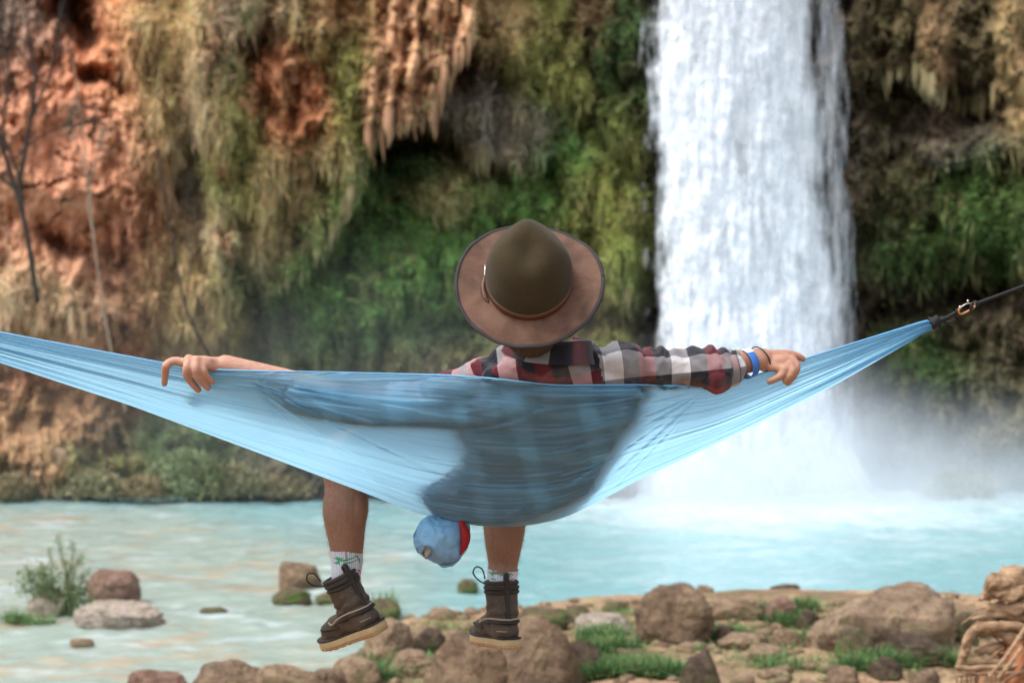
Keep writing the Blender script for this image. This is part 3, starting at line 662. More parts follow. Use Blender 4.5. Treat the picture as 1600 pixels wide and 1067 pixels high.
body += [tube_data([C7 + (SLp - C7) * .35, SLp, SLp * .45 + ELp * .55, ELp, ELp * .7 + WLp * .3, WLp], [.045, .046, .042, .036, .040, .027], 16, 6)]
body += [tube_data([C7 + (SRp - C7) * .35, SRp, SRp * .45 + ER * .55 + Vector((0, .008, .007)), ER + Vector((0, .004, .005)), ER * .6 + WR * .4 + Vector((0, 0, .004)), WR], [.040, .034, .024, .024, .034, .029], 16, 6)]
# head: skull, jaw, nose, lips, brow, ears (the face is turned to the sky)
RH = np.array([[HX[i], HF[i], HN[i]] for i in range(3)])
def hp(x, f, n): return headC + HX * x + HF * f + HN * n
body += [ellipsoid_data(hp(0, -.005, .01), (.076, .095, .10), RH), ellipsoid_data(hp(0, .035, -.055), (.056, .058, .062), RH), ellipsoid_data(hp(0, .080, -.085), (.026, .022, .020), RH, 2),
         ellipsoid_data(hp(0, .092, .018), (.05, .012, .012), RH, 2), ellipsoid_data(hp(.03, .078, -.025), (.022, .018, .02), RH, 2), ellipsoid_data(hp(-.03, .078, -.025), (.022, .018, .02), RH, 2)]
body += [tube_data([hp(0, .088, .008), hp(0, .104, -.018), hp(0, .113, -.034)], [.007, .009, .012], 8, 4), ellipsoid_data(hp(.012, .100, -.036), (.008, .009, .007), RH, 2), ellipsoid_data(hp(-.012, .100, -.036), (.008, .009, .007), RH, 2),
         ellipsoid_data(hp(0, .094, -.056), (.022, .009, .005), RH, 2), ellipsoid_data(hp(0, .092, -.065), (.020, .009, .006), RH, 2)]
for s_ in (-1, 1):
    body += [ellipsoid_data(hp(s_ * .080, -.005, -.018), (.010, .020, .031), RH, 2)]
# legs
calfL = [at(541, 762, YLb), at(539, 800, YLb), at(541, 842, YLb), at(543, 880, YLb), at(546, 915, 5.05), at(558, 952, 5.04)]
calfR = [at(790, 785, YRb), at(788, 815, YRb), at(787, 850, YRb), at(786, 884, YRb), at(783, 925, 5.17), at(782, 965, 5.15)]
body += [tube_data([HipL, HipL * .5 + KL * .5, KL] + calfL, [.085, .076, .062, .064, .066, .054, .043, .034, .032], 20, 6),
         tube_data([HipR, HipR * .5 + KR * .5, KR] + calfR, [.085, .076, .062, .061, .065, .057, .045, .038, .036], 20, 6)]
body += [ellipsoid_data(at(527, 798, YLb - .012), (.040, .046, .085), None, 3), ellipsoid_data(at(557, 790, YLb - .014), (.036, .044, .078), None, 3), ellipsoid_data(at(776, 815, YRb - .012), (.036, .042, .080), None, 3), ellipsoid_data(at(802, 820, YRb - .012), (.037, .042, .082), None, 3)]
# hands
def finger(pts, r): return tube_data(pts, r, 9, 5)
def fa(px, row, off): return at(px, row, fabY(px, max(row, np.interp(px, T_x, T_y) + 1)) - off)
ky = WLp.y
handL = []
kn = [at(285, 566, ky - .030), at(295, 561, ky - .040), at(307, 563, ky - .046), at(317, 569, ky - .044)]
for i, q in enumerate(kn): handL.append(tube_data([WLp + Vector((-.004, 0, (.004, .003, -.004, -.012)[i])), q], [.0175, .0115], 9, 3))
handL += [ellipsoid_data((WLp + kn[1] + kn[2]) / 3, (.030, .018, .016), None, 2)]
fL = [[kn[0], at(272, 564, ky - .034), at(260, 571, ky - .040), fa(258, 586, .020), fa(257, 599, .017)],
      [kn[1], fa(292, 574, .034), fa(292, 585, .030), fa(300, 598, .022), fa(310, 609, .018)],
      [kn[2], fa(306, 576, .036), fa(309, 588, .030), fa(317, 598, .022), fa(325, 606, .017)]]
fLr = [[.0130, .0118, .0118, .0104, .0092], [.0132, .0118, .0120, .0104, .0094], [.0128, .0110, .0112, .0100, .0090]]
for p_, r_ in zip(fL, fLr): handL.append(finger(p_, r_))
handL.append(finger([kn[3], fa(319, 578, .026), fa(323, 587, .021), fa(330, 594, .015), fa(333, 597, .012)], [.010, .0085, .0085, .0075, .007]))
handL.append(finger([WLp + Vector((-.015, .008, -.010)), at(318, 592, ky + .02), at(304, 606, fabY(304, 606) + .030), at(294, 620, fabY(294, 620) + .026)], [.014, .013, .010, .009]))   # thumb behind the cloth
kyr = WR.y
handR = []
knr = [at(1230, 553, kyr + .004), at(1238, 563, kyr - .014), at(1234, 570, kyr - .026), at(1226, 577, kyr - .032)]
for i, q in enumerate(knr): handR.append(tube_data([WR + Vector((.003, 0, (.008, .002, -.005, -.012)[i])), q], [.018, .0120], 9, 3))
handR += [ellipsoid_data((WR + knr[1] + knr[2]) / 3, (.032, .020, .019), None, 2)]
handR += [finger([knr[0], at(1242, 555, kyr + .006), at(1250, 558, kyr + .008), at(1255, 561, kyr + .010)], [.0125, .0108, .0098, .0084]),
          finger([knr[1], at(1245, 572, kyr - .026), at(1241, 585, kyr - .028), at(1231, 598, kyr - .022)], [.0130, .0114, .0108, .0092]),
          finger([knr[2], at(1239, 579, kyr - .038), at(1234, 588, kyr - .038), at(1227, 596, kyr - .030)], [.0126, .0108, .0098, .0086]),
          finger([knr[3], at(1221, 586, kyr - .038), at(1211, 592, kyr - .036), at(1202, 596, kyr - .028)], [.0122, .0104, .0096, .0084]),
          finger([WR + Vector((.010, .010, -.004)), at(1214, 572, kyr + .030), at(1232, 572, kyr + .040)], [.014, .012, .009])]
for fl_ in fL: handL += [ellipsoid_data(fl_[0], (.0140, .0140, .0135), None, 2), ellipsoid_data(fl_[2], (.0130, .0130, .0120), None, 2)]
for q_ in knr[1:]: handR.append(ellipsoid_data(q_, (.0145, .0145, .0135), None, 2))
body += handL + handR
body_me = fused('body', body, .0034, 5)
t = NT('skin'); v = t.coord('Object')
n1 = t.noise(v, 14, 4, .6); n2 = t.noise(v, 90, 4, .65); n3 = t.voro(v, 420)
c = t.mix(n1, (.34, .172, .118), (.50, .285, .21)); c = t.mix(t.maprange(n2, .48, .72, 0, .55), c, (.30, .115, .07)); xx = t.sep(v)[0]; c = t.mix(t.maprange(xx, .3, .5, 0, .5), c, (.27, .125, .075)); c = t.mix(t.maprange(t.noise(v, 45, 4, .7), .55, .8, 0, .35), c, (.62, .38, .28))
zz = t.sep(v)[2]; c = t.mix(t.maprange(zz, 2.62, 2.40, 0, .65), c, (.135, .058, .028))     # lower legs darker: their shade is put into the skin colour
M_SKIN = t.fin(t.bsdf(c, .55, t.bump(t.math('ADD', n2, t.math('MULTIPLY', n3, .6)), .5, .0025), .4, Subsurface_Weight=.12, Subsurface_Radius=(.012, .005, .003), Subsurface_Scale=1.0))
person = empty('person', at(790, 830, 4.8), 'man in plaid shirt and boots lounging in the blue hammock, back turned, arms spread', 'person')
PERSON = person
link('body', body_me, M_SKIN, person)

# hair of the head, hair of the legs and forearms
M_HAIR = simple('hair', (.05, .03, .02), .6, 200, .4, .5, .002)
hair = fused('hair', [ellipsoid_data(hp(0, -.016, .022), (.084, .098, .098), RH), ellipsoid_data(hp(0, -.045, -.03), (.076, .066, .066), RH), ellipsoid_data(hp(0, -.060, -.070), (.066, .058, .056), RH)], .004, 3)
Vh = getco(hair); Vh += getno(hair) * (fbm3(Vh * 60, 3) * .006)[:, None]; setco(hair, Vh)
link('hair', hair, M_HAIR, person)
bc = getco(body_me); bn = getno(body_me)
m_leg = ((bc[:, 2] < 2.52) & (bc[:, 2] > 2.22)); m_arm = ((bc[:, 0] < -.62) & (bc[:, 0] > -.74)) | ((bc[:, 0] > .56) & (bc[:, 0] < .63))
idl = RNG.choice(np.where(m_leg & (bc[:, 1] > 4.9))[0], 11000); ida = RNG.choice(np.where(m_arm)[0], 900)
def hairs(name, idx, L, Wd, mat):
    P = bc[idx]; N = bn[idx]; n = len(idx)
    dr = N * .55 + RNG.normal(0, .35, (n, 3)) + [0, 0, -.75]; dr /= np.linalg.norm(dr, axis=1, keepdims=True)
    sd = np.cross(dr, RNG.normal(0, 1, (n, 3))); sd /= np.linalg.norm(sd, axis=1, keepdims=True)
    l_ = L * RNG.uniform(.5, 1.3, (n, 1)); V = np.stack([P - sd * Wd, P + sd * Wd, P + N * l_ * .3 + dr * l_], 1).reshape(-1, 3)
    o = link(name, npmesh(name, V, None, np.arange(3 * n).reshape(-1, 3)), mat, person, False); o['kind'] = 'stuff'
M_BHAIR = simple('body_hair', (.13, .07, .04), .6)
hairs('leg_hair', idl, .012, .00020, M_BHAIR); hairs('arm_hair', ida, .009, .0002, M_BHAIR)
M_NAIL = simple('nail', (.62, .42, .36), .35, 80, .05)
for (a_, b_) in [(fL[0][-2], fL[0][-1]), (fL[1][-2], fL[1][-1]), (fL[2][-2], fL[2][-1])]:
    dd = (b_ - a_).normalized(); c_ = b_ + dd * .002 + Vector((0, -.0062, .001))
    solid('fingernail', [ellipsoid_data(c_, (.0045, .0022, .0060), rotm(dd), 2)], M_NAIL, person)

# ---- shirt
def capsul(a, b, ra, rb): return tube_data([a, b], [ra, rb], 16, 3)
shirt = []
TR = np.array([[590, 862, 130, 4.455], [615, 864, 142, 4.475], [640, 850, 146, 4.505], [670, 845, 129, 4.55], [695, 842, 119, 4.60], [720, 830, 116, 4.655], [745, 811, 122, 4.71], [770, 788, 132, 4.76], [788, 772, 108, 4.79], [800, 764, 82, 4.81]], float)
for rw_ in np.linspace(590, 800, 26):
    cx_, hw_, Yc_ = [float(np.interp(rw_, TR[:, 0], TR[:, k_])) for k_ in (1, 2, 3)]
    V_, Q_, T_ = ellipsoid_data((0, 0, 0), (1, 1, 1), None, 3)
    V_ = np.sign(V_) * np.abs(V_); nn_ = (np.abs(V_[:, 0]) ** 4 + np.abs(V_[:, 1]) ** 4) ** .25; s2_ = np.hypot(V_[:, 0], V_[:, 1]); V_[:, :2] *= (s2_ / np.maximum(nn_, 1e-6))[:, None]
    shirt.append((V_ * np.array([hw_ / FPX * Yc_, .085, .028]) + np.array(at(cx_, rw_, Yc_)), Q_, T_))
shirt.append(ellipsoid_data(at(852, 574, 4.405), (.125, .082, .050), None, 3))
shirt += [tube_data([C7 + Vector((-.02, .02, -.03)), SLp + Vector((0.02, 0, .002)), SLp * .5 + ELp * .5, ELp, at(470, 616, 4.52)], [.062, .064, .058, .052, .050], 18, 5)]
shirt += [tube_data([C7 + Vector((.02, .02, -.03)), SRp + Vector((-.015, 0, .004)), at(1000, 577, 4.455), at(1050, 575, 4.46), at(1098, 575, 4.46), at(1120, 576, 4.462), at(1138, 574, 4.465)], [.070, .062, .048, .043, .046, .046, .042], 18, 5)]
shirt += [ellipsoid_data(at(815, 586, 4.375), (.10, .035, .026), rotm((0, 0, 1), (1, 0, .0)), 3), ellipsoid_data(at(915, 566, 4.43), (.09, .05, .050), None, 3), ellipsoid_data(at(968, 570, 4.43), (.060, .055, .056), None, 3), ellipsoid_data(at(1118, 592, 4.44), (.034, .035, .030), None, 2), tube_data([at(850, 562, 4.43), at(795, 573, 4.43), at(735, 596, 4.44), at(680, 612, 4.46)], [.055, .050, .045, .040], 16, 5)]
shirt_me = fused('shirt', shirt, .005, 6)
sv = getco(shirt_me); sn = getno(shirt_me)
wr = np.abs(fbm3(sv * np.array([9, 9, 14]), 3)) ; wr2 = 1 - np.abs(fbm3(sv * np.array([22, 12, 20]) + 3, 3)) * 2
sl_m = sstep(-.05, -.12, sv[:, 0]) + sstep(.25, .32, sv[:, 0])
ring = np.sin(sv[:, 0] * 150 + 6 * fbm3(sv * 12, 2)) * .0035 * sstep(.27, .34, sv[:, 0]) * sstep(.0, .6, fbm3(sv * 10 + 7, 2) + .5)
back = sstep(2.86, 2.78, sv[:, 2]) * sstep(.34, .28, sv[:, 0]); disp = (-wr * .030 + .008 + wr2 * .0075) * (1 - .93 * back) + ring * 1.5 + fbm3(sv * 60, 2) * .0014
sv = sv + sn * disp[:, None]
# keep the cuff tight and end cleanly
setco(shirt_me, sv)
# plaid coordinates per face corner: torso, left sleeve, right sleeve
nl = len(shirt_me.loops); lv = np.empty(nl, np.int32); shirt_me.loops.foreach_get('vertex_index', lv)
fc = np.empty(len(shirt_me.polygons) * 3, np.float32); shirt_me.polygons.foreach_get('center', fc); fc = fc.reshape(-1, 3)
lt = np.empty(len(shirt_me.polygons), np.int32); shirt_me.polygons.foreach_get('loop_total', lt); pf = np.repeat(np.arange(len(lt)), lt)
sx = np.array((SLp, SRp)); xa = np.array(xs_.normalized()); za = np.array(sp.normalized())
relf = fc - np.array(Up); fx = relf @ xa
bone = np.where(fx < -.185, 1, np.where(fx > .175, 2, 0))
co_ = sv[lv]; rel = co_ - np.array(Up)
w_warp = fbm3(co_ * 5, 3) * .010
uvc = np.stack([rel @ xa + w_warp + .098, rel @ za + fbm3(co_ * 5 + 5, 3) * .018 + .012, 0 * w_warp], -1)
def sleeve_uv(A, Bp, r_, off):
    A = np.array(A); ax = np.array(Bp) - A; ax /= np.linalg.norm(ax)
    w1 = np.cross(ax, [0, 1, 0]); w1 /= np.linalg.norm(w1); w2 = np.cross(ax, w1)      # seam looks away from the camera
    def ang(p, ref=None):
        q = p - A; a_ = np.arctan2(q @ w1, -(q @ np.array([0, 1, 0]) - (q @ ax) * ax[1]))
        return a_, q @ ax
    af, _ = ang(fc); al, s_ = ang(co_); d_ = al - af[pf]; al = af[pf] + (d_ + np.pi) % (2 * np.pi) - np.pi
    return np.stack([s_ + off + w_warp * .5, al * r_ + off * .6 + w_warp * .6, 0 * al], -1)
u1 = sleeve_uv(SLp, ELp, .062, .02); u2 = sleeve_uv(SRp, ER, .060, .035)
bl = bone[pf]; uvc = np.where((bl == 1)[:, None], u1, np.where((bl == 2)[:, None], u2, uvc))
a_ = shirt_me.attributes.new('plaid', 'FLOAT_VECTOR', 'CORNER'); a_.data.foreach_set('vector', uvc.astype(np.float32).ravel())
def plaid_mat(name, attr='plaid'):
    t = NT(name); v = t.attr(attr, True); x, y, _ = t.sep(v)
    W_, N_, R_ = (.66, .65, .66), (.006, .007, .020), (.25, .004, .012)
    def seq(s, off):
        f = t.math('FRACT', t.math('DIVIDE', t.math('ADD', s, 50 + off), .178))
        return t.ramp(f, [(0, W_), (.27, N_), (.52, R_), (.76, N_), (.98, N_)], 'CONSTANT')
    a, b = seq(x, .0), seq(y, .0)
    c = t.mix(.30, t.mix(.5, a, b), t.mix(1.0, t.mix(1.0, a, b, 'MULTIPLY'), (.66, .66, .66), 'DIVIDE'))
    ob = t.coord('Object'); n = t.noise(ob, 260, 3, .7); n2 = t.noise(ob, 9, 3)
    tw = t.n('TexWave'); t.set(tw, 'Vector', t.mapping(v, (1, 1, 1), (0, 0, R(45)))); t.set(tw, 'Scale', 260.0)
    n4 = t.noise(t.mapping(v, (1, 1, 1)), 700, 2, .8); c = t.mix(t.maprange(n, .3, .7, 0, .35), c, t.mix(1.0, c, (.45, .45, .5), 'MULTIPLY')); c = t.mix(t.maprange(n4, .5, .75, 0, .07), c, (.42, .42, .46)); c = t.mix(t.maprange(n2, .5, .7, 0, .25), c, t.mix(1.0, c, (.6, .58, .6), 'MULTIPLY'))
    return t.fin(t.bsdf(c, .9, t.bump(t.math('ADD', t.math('ADD', n, tw.outputs['Fac']), t.math('MULTIPLY', t.noise(ob, 45, 4, .6), 2.5)), .6, .0022), .15, Sheen_Weight=.25))
M_PLAID = plaid_mat('plaid_flannel')
shirt_o = link('shirt', shirt_me, M_PLAID, person)
# collar: stand and folded leaf
cc = at(864, 543, 4.405); ca = Vector((.14, -.16, .95)).normalized(); RC = rotm(ca, (1, 0, .05))
prof = [(-.004, -.028), (-.006, .0), (-.004, .026), (.0, .032), (.005, .0315), (.010, .019), (.016, -.004), (.024, -.022), (.027, -.026), (.022, -.027), (.012, -.012), (.005, .004)]
V = []; UVc = []
angs = np.linspace(R(-148), R(148), 72)
for i, an in enumerate(angs):
    wob = .006 * math.sin(an * 3 + 1) + .004 * math.sin(an * 7)
    for (dr_, dz_) in prof:
        rr = (.098 + dr_ * (1.0) + wob, .078 + dr_ + wob); tip = max(0, abs(an) - 2.0) * .03 * (1 if dz_ < 0 else 0)
        p_ = np.array([math.sin(an) * rr[0], -math.cos(an) * rr[1], dz_ + .006 * math.sin(an * 2) - tip]); V.append(np.array(cc) + RC @ p_); UVc.append((an * .09 + .075, dz_ + dr_ + .07, 0))
F = gridfaces(len(angs), len(prof), wrap=True)
cm = npmesh('collar', V, F); setvec(cm, UVc, 'plaid'); link('collar', cm, M_PLAID, person)
# cuff of the rolled right sleeve
def ring_band(name, c0, c1, r0, r1, mat, parent, thick=.0022, n=40, flat=1.0, uv=False, wob=0.0):
    c0 = Vector(c0); c1 = Vector(c1); RB = rotm(c1 - c0, (0, 1, 0)); V = []
    k_ = 7; pr = [(0, 0), (.5, .0), (1, 0), (1, thick), (.66, thick * 1.3), (.33, thick * 1.3), (0, thick)]
    for i in range(n):
        an = i / n * 2 * math.pi
        for (s_, dr_) in pr:
            rr = r0 + (r1 - r0) * s_ + dr_ + wob * math.sin(3 * an + 5 * s_); p_ = RB @ np.array([math.cos(an) * rr, math.sin(an) * rr * flat, 0]); V.append(np.array(c0.lerp(c1, s_)) + p_)
    Fq = [[i * 7 + j, i * 7 + (j + 1) % 7, ((i + 1) % n) * 7 + (j + 1) % 7, ((i + 1) % n) * 7 + j] for i in range(n) for j in range(7)]
    me = npmesh(name, V, Fq)
    if uv: setvec(me, [(s_ * .05 + .02, i / n * .3, 0) for i in range(n) for (s_, _) in pr], 'plaid')
    return link(name, me, mat, parent)
ring_band('cuff', at(1128, 578, 4.464), at(1148, 574, 4.470), .0475, .0435, M_PLAID, person, .004, 40, 1, True, .0015)
def armp(f): 
    a_ = ER * .6 + WR * .4 + Vector((0, 0, .004)); return a_.lerp(WR, f)
M_BAND_B = simple('wristband_blue', (.03, .14, .48), .4, 40, .1); M_BAND_W = simple('wristband_white', (.78, .80, .82), .4, 40, .08); M_BLACK = simple('black_cord', (.012, .012, .014), .6, 300, .3, .4, .001)
ax_ = (WR - at(1150, 574, 4.46)).normalized()
wc_ = at(1167, 568.5, WR.y - .018)
wb = ring_band('wristband', wc_ - ax_ * .010, wc_ + ax_ * .012, .0375, .0365, M_BAND_B, person, .0010, 48)
# its white paper panel lies on the upper side
V = []; RBn = rotm(ax_, (0, 1, 0)); 
for i, an in enumerate(np.linspace(R(-42), R(52), 18)):
    for s_ in (-.0105, .0125):
        e_ = np.array([0, .10, .99]); e2 = np.cross(e_, np.array(ax_)); q = math.cos(an) * e_ + math.sin(an) * e2
        q = q - np.array(ax_) * (q @ np.array(ax_)); q /= np.linalg.norm(q); V.append(np.array(wc_ + ax_ * s_) + q * (.0405 if s_ < 0 else .0395))
solidp = npmesh('paper_panel', V, gridfaces(18, 2)); link('paper_panel', solidp, M_BAND_W, wb)
wc2 = at(1188, 561, WR.y - .002); RB2 = rotm((ax_ + Vector((.0, .1, .25))).normalized(), (0, 1, 0))
solid('bracelet', [tube_data([np.array(wc2) + RB2 @ np.array([math.cos(a_) * .0335, math.sin(a_) * .0355, 0]) for a_ in np.linspace(0, 2 * math.pi, 40)], .0017, 8, 1, False)], M_BLACK, person)

# ---- shorts
shorts = [ellipsoid_data(Pl + Vector((0, .03, -.0)), (.175, .13, .118), rotm(Wst - Pl, xs_)), tube_data([HipL, HipL * .5 + KL * .5, HipL * .16 + KL * .84], [.105, .090, .080], 18, 5), tube_data([HipR, HipR * .5 + KR * .5, HipR * .16 + KR * .84], [.105, .090, .080], 18, 5)]
sm_ = fused('shorts', shorts, .007, 5); q_ = getco(sm_); q_ += getno(sm_) * (fbm3(q_ * 14, 3) * .006)[:, None]; setco(sm_, q_)
link('shorts', sm_, simple('shorts_navy', (.02, .025, .045), .85, 200, .3, .3, .001), person)

# ---- socks, boots
M_SOCK = None
t = NT('sock_rib'); v = t.attr('plaid', True); x, y, _ = t.sep(v)
wvn = t.n('TexWave'); t.set(wvn, 'Vector', v); t.set(wvn, 'Scale', 1.0)
rb = t.math('SINE', t.math('MULTIPLY', x, 120.0)); c = t.mix(t.maprange(rb, -1, 1), (.42, .42, .48), (.74, .74, .80)); n = t.noise(t.coord(), 300, 3)
M_SOCK = t.fin(t.bsdf(t.mix(t.math('MULTIPLY', n, .25), c, (.4, .4, .42)), .9, t.bump(rb, .8, .0015), .1))
M_PALM = simple('sock_print_green', (.06, .34, .17), .85, 200, .3); M_PINK = simple('sock_print_pink', (.55, .05, .22), .85, 200, .3)
def sock(path, radii, palms, pinks):
    V, Fq, Ft = tube_data(path, radii, 40, 8, False); n = len(V) - 2
    me = npmesh('sock', V[:n], Fq); ii = np.arange(n)
    setvec(me, np.stack([(ii % 40) / 40 * 2 * np.pi * 0.4 + 0, (ii // 40) * .01, 0 * ii], -1), 'plaid')
    so_ = link('sock', me, M_SOCK, person)
    axis = [Vector(p) for p in path]
    bv = BVHTree.FromPolygons([tuple(p) for p in V[:n]], [tuple(f) for f in Fq])
    def proj(px, py):
        d_ = (at(px, py, 5.0) - Vector((0, 0, CAMZ))).normalized(); h = bv.ray_cast(Vector((0, 0, CAMZ)), d_)
        return None if h[0] is None else Vector(h[0]) - d_ * .0012
    def prints(name, polys, mat):
        vs, fs = [], []
        for pl in polys:       # strips: list of (left point, right point)
            pr_ = [(proj(*a), proj(*b)) for a, b in pl]
            pr_ = [p for p in pr_ if p[0] is not None and p[1] is not None]
            b0 = len(vs)
            for a, b in pr_: vs += [a, b]
            fs += [(b0 + 2 * i, b0 + 2 * i + 1, b0 + 2 * i + 3, b0 + 2 * i + 2) for i in range(len(pr_) - 1)]
        if fs: link(name, npmesh(name, [tuple(p) for p in vs], fs), mat, so_)
    prints('palm_print', palms, M_PALM); prints('pink_print', pinks, M_PINK)
def strip(p0, p1, w0, bend=0, n=5):
    p0 = Vector((*p0, 0)); p1 = Vector((*p1, 0)); d_ = p1 - p0; nrm_ = Vector((-d_.y, d_.x, 0)).normalized(); out = []
    for i in range(n + 1):
        f = i / n; c_ = p0 + d_ * f + nrm_ * bend * math.sin(math.pi * f); w_ = w0 * (1 - .85 * abs(2 * f - .7) / 1.3); out.append(((c_.x - nrm_.x * w_, c_.y - nrm_.y * w_), (c_.x + nrm_.x * w_, c_.y + nrm_.y * w_)))
    return out
def palm(cx, cy, s):
    o_ = [strip((cx, cy), (cx + math.cos(a_) * s * l_, cy + math.sin(a_) * s * l_), 1.6, b_) for a_, l_, b_ in [(-2.7, 1, 2), (-2.1, .9, 1), (-1.3, .8, -1), (-.4, 1, -2), (.25, 1.1, -2), (2.9, 1, -2), (2.3, .8, -1), (1.2, .7, 1)]]
    return o_
sock([at(541, 858, YLb), at(542, 876, YLb), at(541, 898, 5.055), at(546, 925, 5.045)], [.0485, .0470, .0440, .038],
     palm(529, 876, 9) + [strip((533, 876), (560, 867), 1.3, 1.5), strip((536, 880), (562, 872), 1.2, 2), strip((561, 872), (554, 866), 1.2), strip((561, 872), (563, 880), 1.2)], [strip((559, 889), (564, 895), 1.6), strip((560, 897), (563, 901), 1.4)])
sock([at(786, 888, YRb), at(785, 900, YRb), at(784, 920, 5.17), at(783, 945, 5.16)], [.0475, .0465, .0445, .043],
     [strip((765, 893), (772, 901), 1.5), strip((769, 891), (780, 899), 1.5), strip((780, 899), (792, 896), 1.4), strip((792, 896), (800, 902), 1.3), strip((767, 903), (776, 906), 1.2)], [strip((796, 908), (803, 903), 1.6), strip((799, 911), (803, 908), 1.5), strip((794, 913), (798, 911), 1.2)])

M_LEATHER = None
t = NT('boot_leather'); v = t.coord('Object'); n1 = t.noise(v, 22, 6, .65); n2 = t.noise(v, 120, 5, .7); n3 = t.noise(v, 6, 3)
c = t.mix(n1, (.026, .017, .012), (.070, .045, .030)); c = t.mix(t.maprange(n2, .55, .8, 0, .6), c, (.17, .13, .095)); c = t.mix(t.maprange(n3, .5, .75, 0, .35), c, (.11, .075, .05))
M_LEATHER = t.fin(t.bsdf(c, .62, t.bump(t.math('ADD', n1, n2), .5, .003), .35))
M_LEATHER_D = simple('boot_trim', (.03, .022, .018), .65, 90, .4, .5, .002); M_SOLE = simple('boot_sole', (.46, .34, .19), .7, 40, .25, .3, .002); M_OUT = simple('outsole', (.40, .20, .09), .75, 60, .3, .5, .003)
M_THREAD = simple('boot_thread', (.34, .27, .19), .8, 100, .3)
FOOT = [(-.032, -.062), (-.024, -.078), (0, -.084), (.024, -.078), (.033, -.060), (.033, -.02), (.034, .03), (.046, .09), (.050, .135), (.043, .175), (.022, .204), (-.006, .212), (-.030, .196), (-.043, .160), (-.044, .11), (-.036, .05), (-.031, 0), (-.031, -.03)]
FOOTc = catmull(FOOT + [FOOT[0]], 4)[:-1]
def boot(origin, fwd, upv, label, mirror=1, loopside=-1):
    f = Vector(fwd).normalized(); u = Vector(upv); u = (u - f * u.dot(f)).normalized(); x = f.cross(u)
    M = np.array([[x[i] * mirror, f[i], u[i]] for i in range(3)]); O = np.array(origin)
    W = lambda P: np.asarray(P, float) @ M.T + O
    root = bpy.data.objects.new('boot', None); COL.objects.link(root); root.parent = PERSON; root.location = Vector(origin) - Vector(PERSON.location); root['label'] = label
    fp = np.array(FOOTc); n = len(fp)
    def slab(name, z0, z1, s, mat, par, rock=0, lug=False):
        rings = []
        for z, sc in ((z0, s * .975), (z0 + (z1 - z0) * .15, s), (z0 + (z1 - z0) * .85, s), (z1, s * .985)):
            toe = np.clip((fp[:, 1] - .08) / .13, 0, 1) ** 2 * .012
            rings.append(np.column_stack([fp[:, 0] * sc, (fp[:, 1] - .06) * (1 + (sc - 1) * .6) + .06, z + toe * (1 if z > z0 or 1 else 0)]))
        V = np.vstack(rings + [[[0, .06, z0 + .002]], [[0, .06, z1]]])
        F = gridfaces(4, n, wrap=True); j = np.arange(n); j2 = (j + 1) % n
        T_ = np.vstack([np.stack([np.full(n, 4 * n), j2, j], -1), np.stack([np.full(n, 4 * n + 1), 3 * n + j, 3 * n + j2], -1)])
        return link(name, npmesh(name, W(V), F, T_), mat, par)
    sole = slab('sole', .006, .026, 1.07, M_SOLE, root); slab('outsole', -.001, .005, 1.05, M_OUT, sole); slab('welt', .0265, .0315, 1.10, M_LEATHER_D, root)
    # lugs cut along the edge of the sole
    for k_ in range(0, n, 2):
        a_ = fp[k_]; b_ = fp[(k_ + 1) % n]; c_ = (a_ + b_) / 2 * 1.075
        toe = max(0, (c_[1] - .08) / .13) ** 2 * .012
        bmv = []
        tdir = (b_ - a_) / np.linalg.norm(b_ - a_); nd = np.array([tdir[1], -tdir[0]]); nd = nd * (1 if nd @ c_ > 0 else -1)
        for zz_ in (-.003, .009):
            for (s1, s2) in ((-.0055, -.012), (.0055, -.012), (.0055, -.0022), (-.0055, -.0022)):
                q = c_ + tdir * s1 + nd * s2; bmv.append((q[0], q[1], zz_ + toe))
        link('lug', npmesh('lug', W(bmv), [[0, 1, 2, 3], [7, 6, 5, 4], [0, 4, 5, 1], [1, 5, 6, 2], [2, 6, 7, 3], [3, 7, 4, 0]]), M_SOLE, sole, False)
    # upper grown as one skin over foot and shaft
    Iy = np.array
    parts = [tube_data([(0, -.045, .050), (0, .02, .055), (.003, .09, .052), (.003, .150, .046)], [.036, .040, .044, .040], 18, 5), ellipsoid_data((.002, .150, .036), (.043, .050, .030)), ellipsoid_data((.002, .09, .036), (.042, .07, .026)), ellipsoid_data((0, -.035, .045), (.033, .044, .040)),
             tube_data([(0, -.028, .05), (0, -.022, .10), (0, -.012, .15), (0, -.010, .198)], [.040, .043, .048, .050], 20, 5), tube_data([(0, .02, .075), (0, .015, .12), (0, .0, .16)], [.040, .040, .044], 18, 4)]
    up_ = fused('upper', [(W(V), Q, T_) for V, Q, T_ in parts], .0035, 5)
    L = (getco(up_) - O) @ M; keep = L[:, 2] < .0265; L[keep, 2] = .0265 + (L[keep, 2] - .0265) * .02; L[:, 2] = np.minimum(L[:, 2], .196)
    fld = np.sin(L[:, 2] * 210 + L[:, 1] * 40 + 3 * fbm3(L * 30, 2)) * .0022 * sstep(.06, .09, L[:, 2]) * sstep(.15, .11, L[:, 2]); L += getno(up_) @ M * (fld + fbm3(L * 26, 3) * .0035)[:, None]
    setco(up_, W(L)); link('upper', up_, M_LEATHER, root)
    def ellring(z, rx, ry, cy, tilt=0, n_=36, a0=0, a1=2 * math.pi): return [(math.cos(a_) * rx, cy + math.sin(a_) * ry, z + tilt * math.sin(a_)) for a_ in np.linspace(a0, a1, n_)]
    def tubeW(name, pts, r_, mat, par, ns=8, k=1, caps=True): V, Q, T_ = tube_data(pts, r_, ns, k, caps); return link(name, npmesh(name, W(V), Q, T_), mat, par)
    for z_, rr in ((.192, .0475), (.178, .0485), (.165, .0480)): tubeW('collar_roll', ellring(z_, rr, rr * .98, -.010, .003), .0062, M_LEATHER_D, root, 10, 1, False)
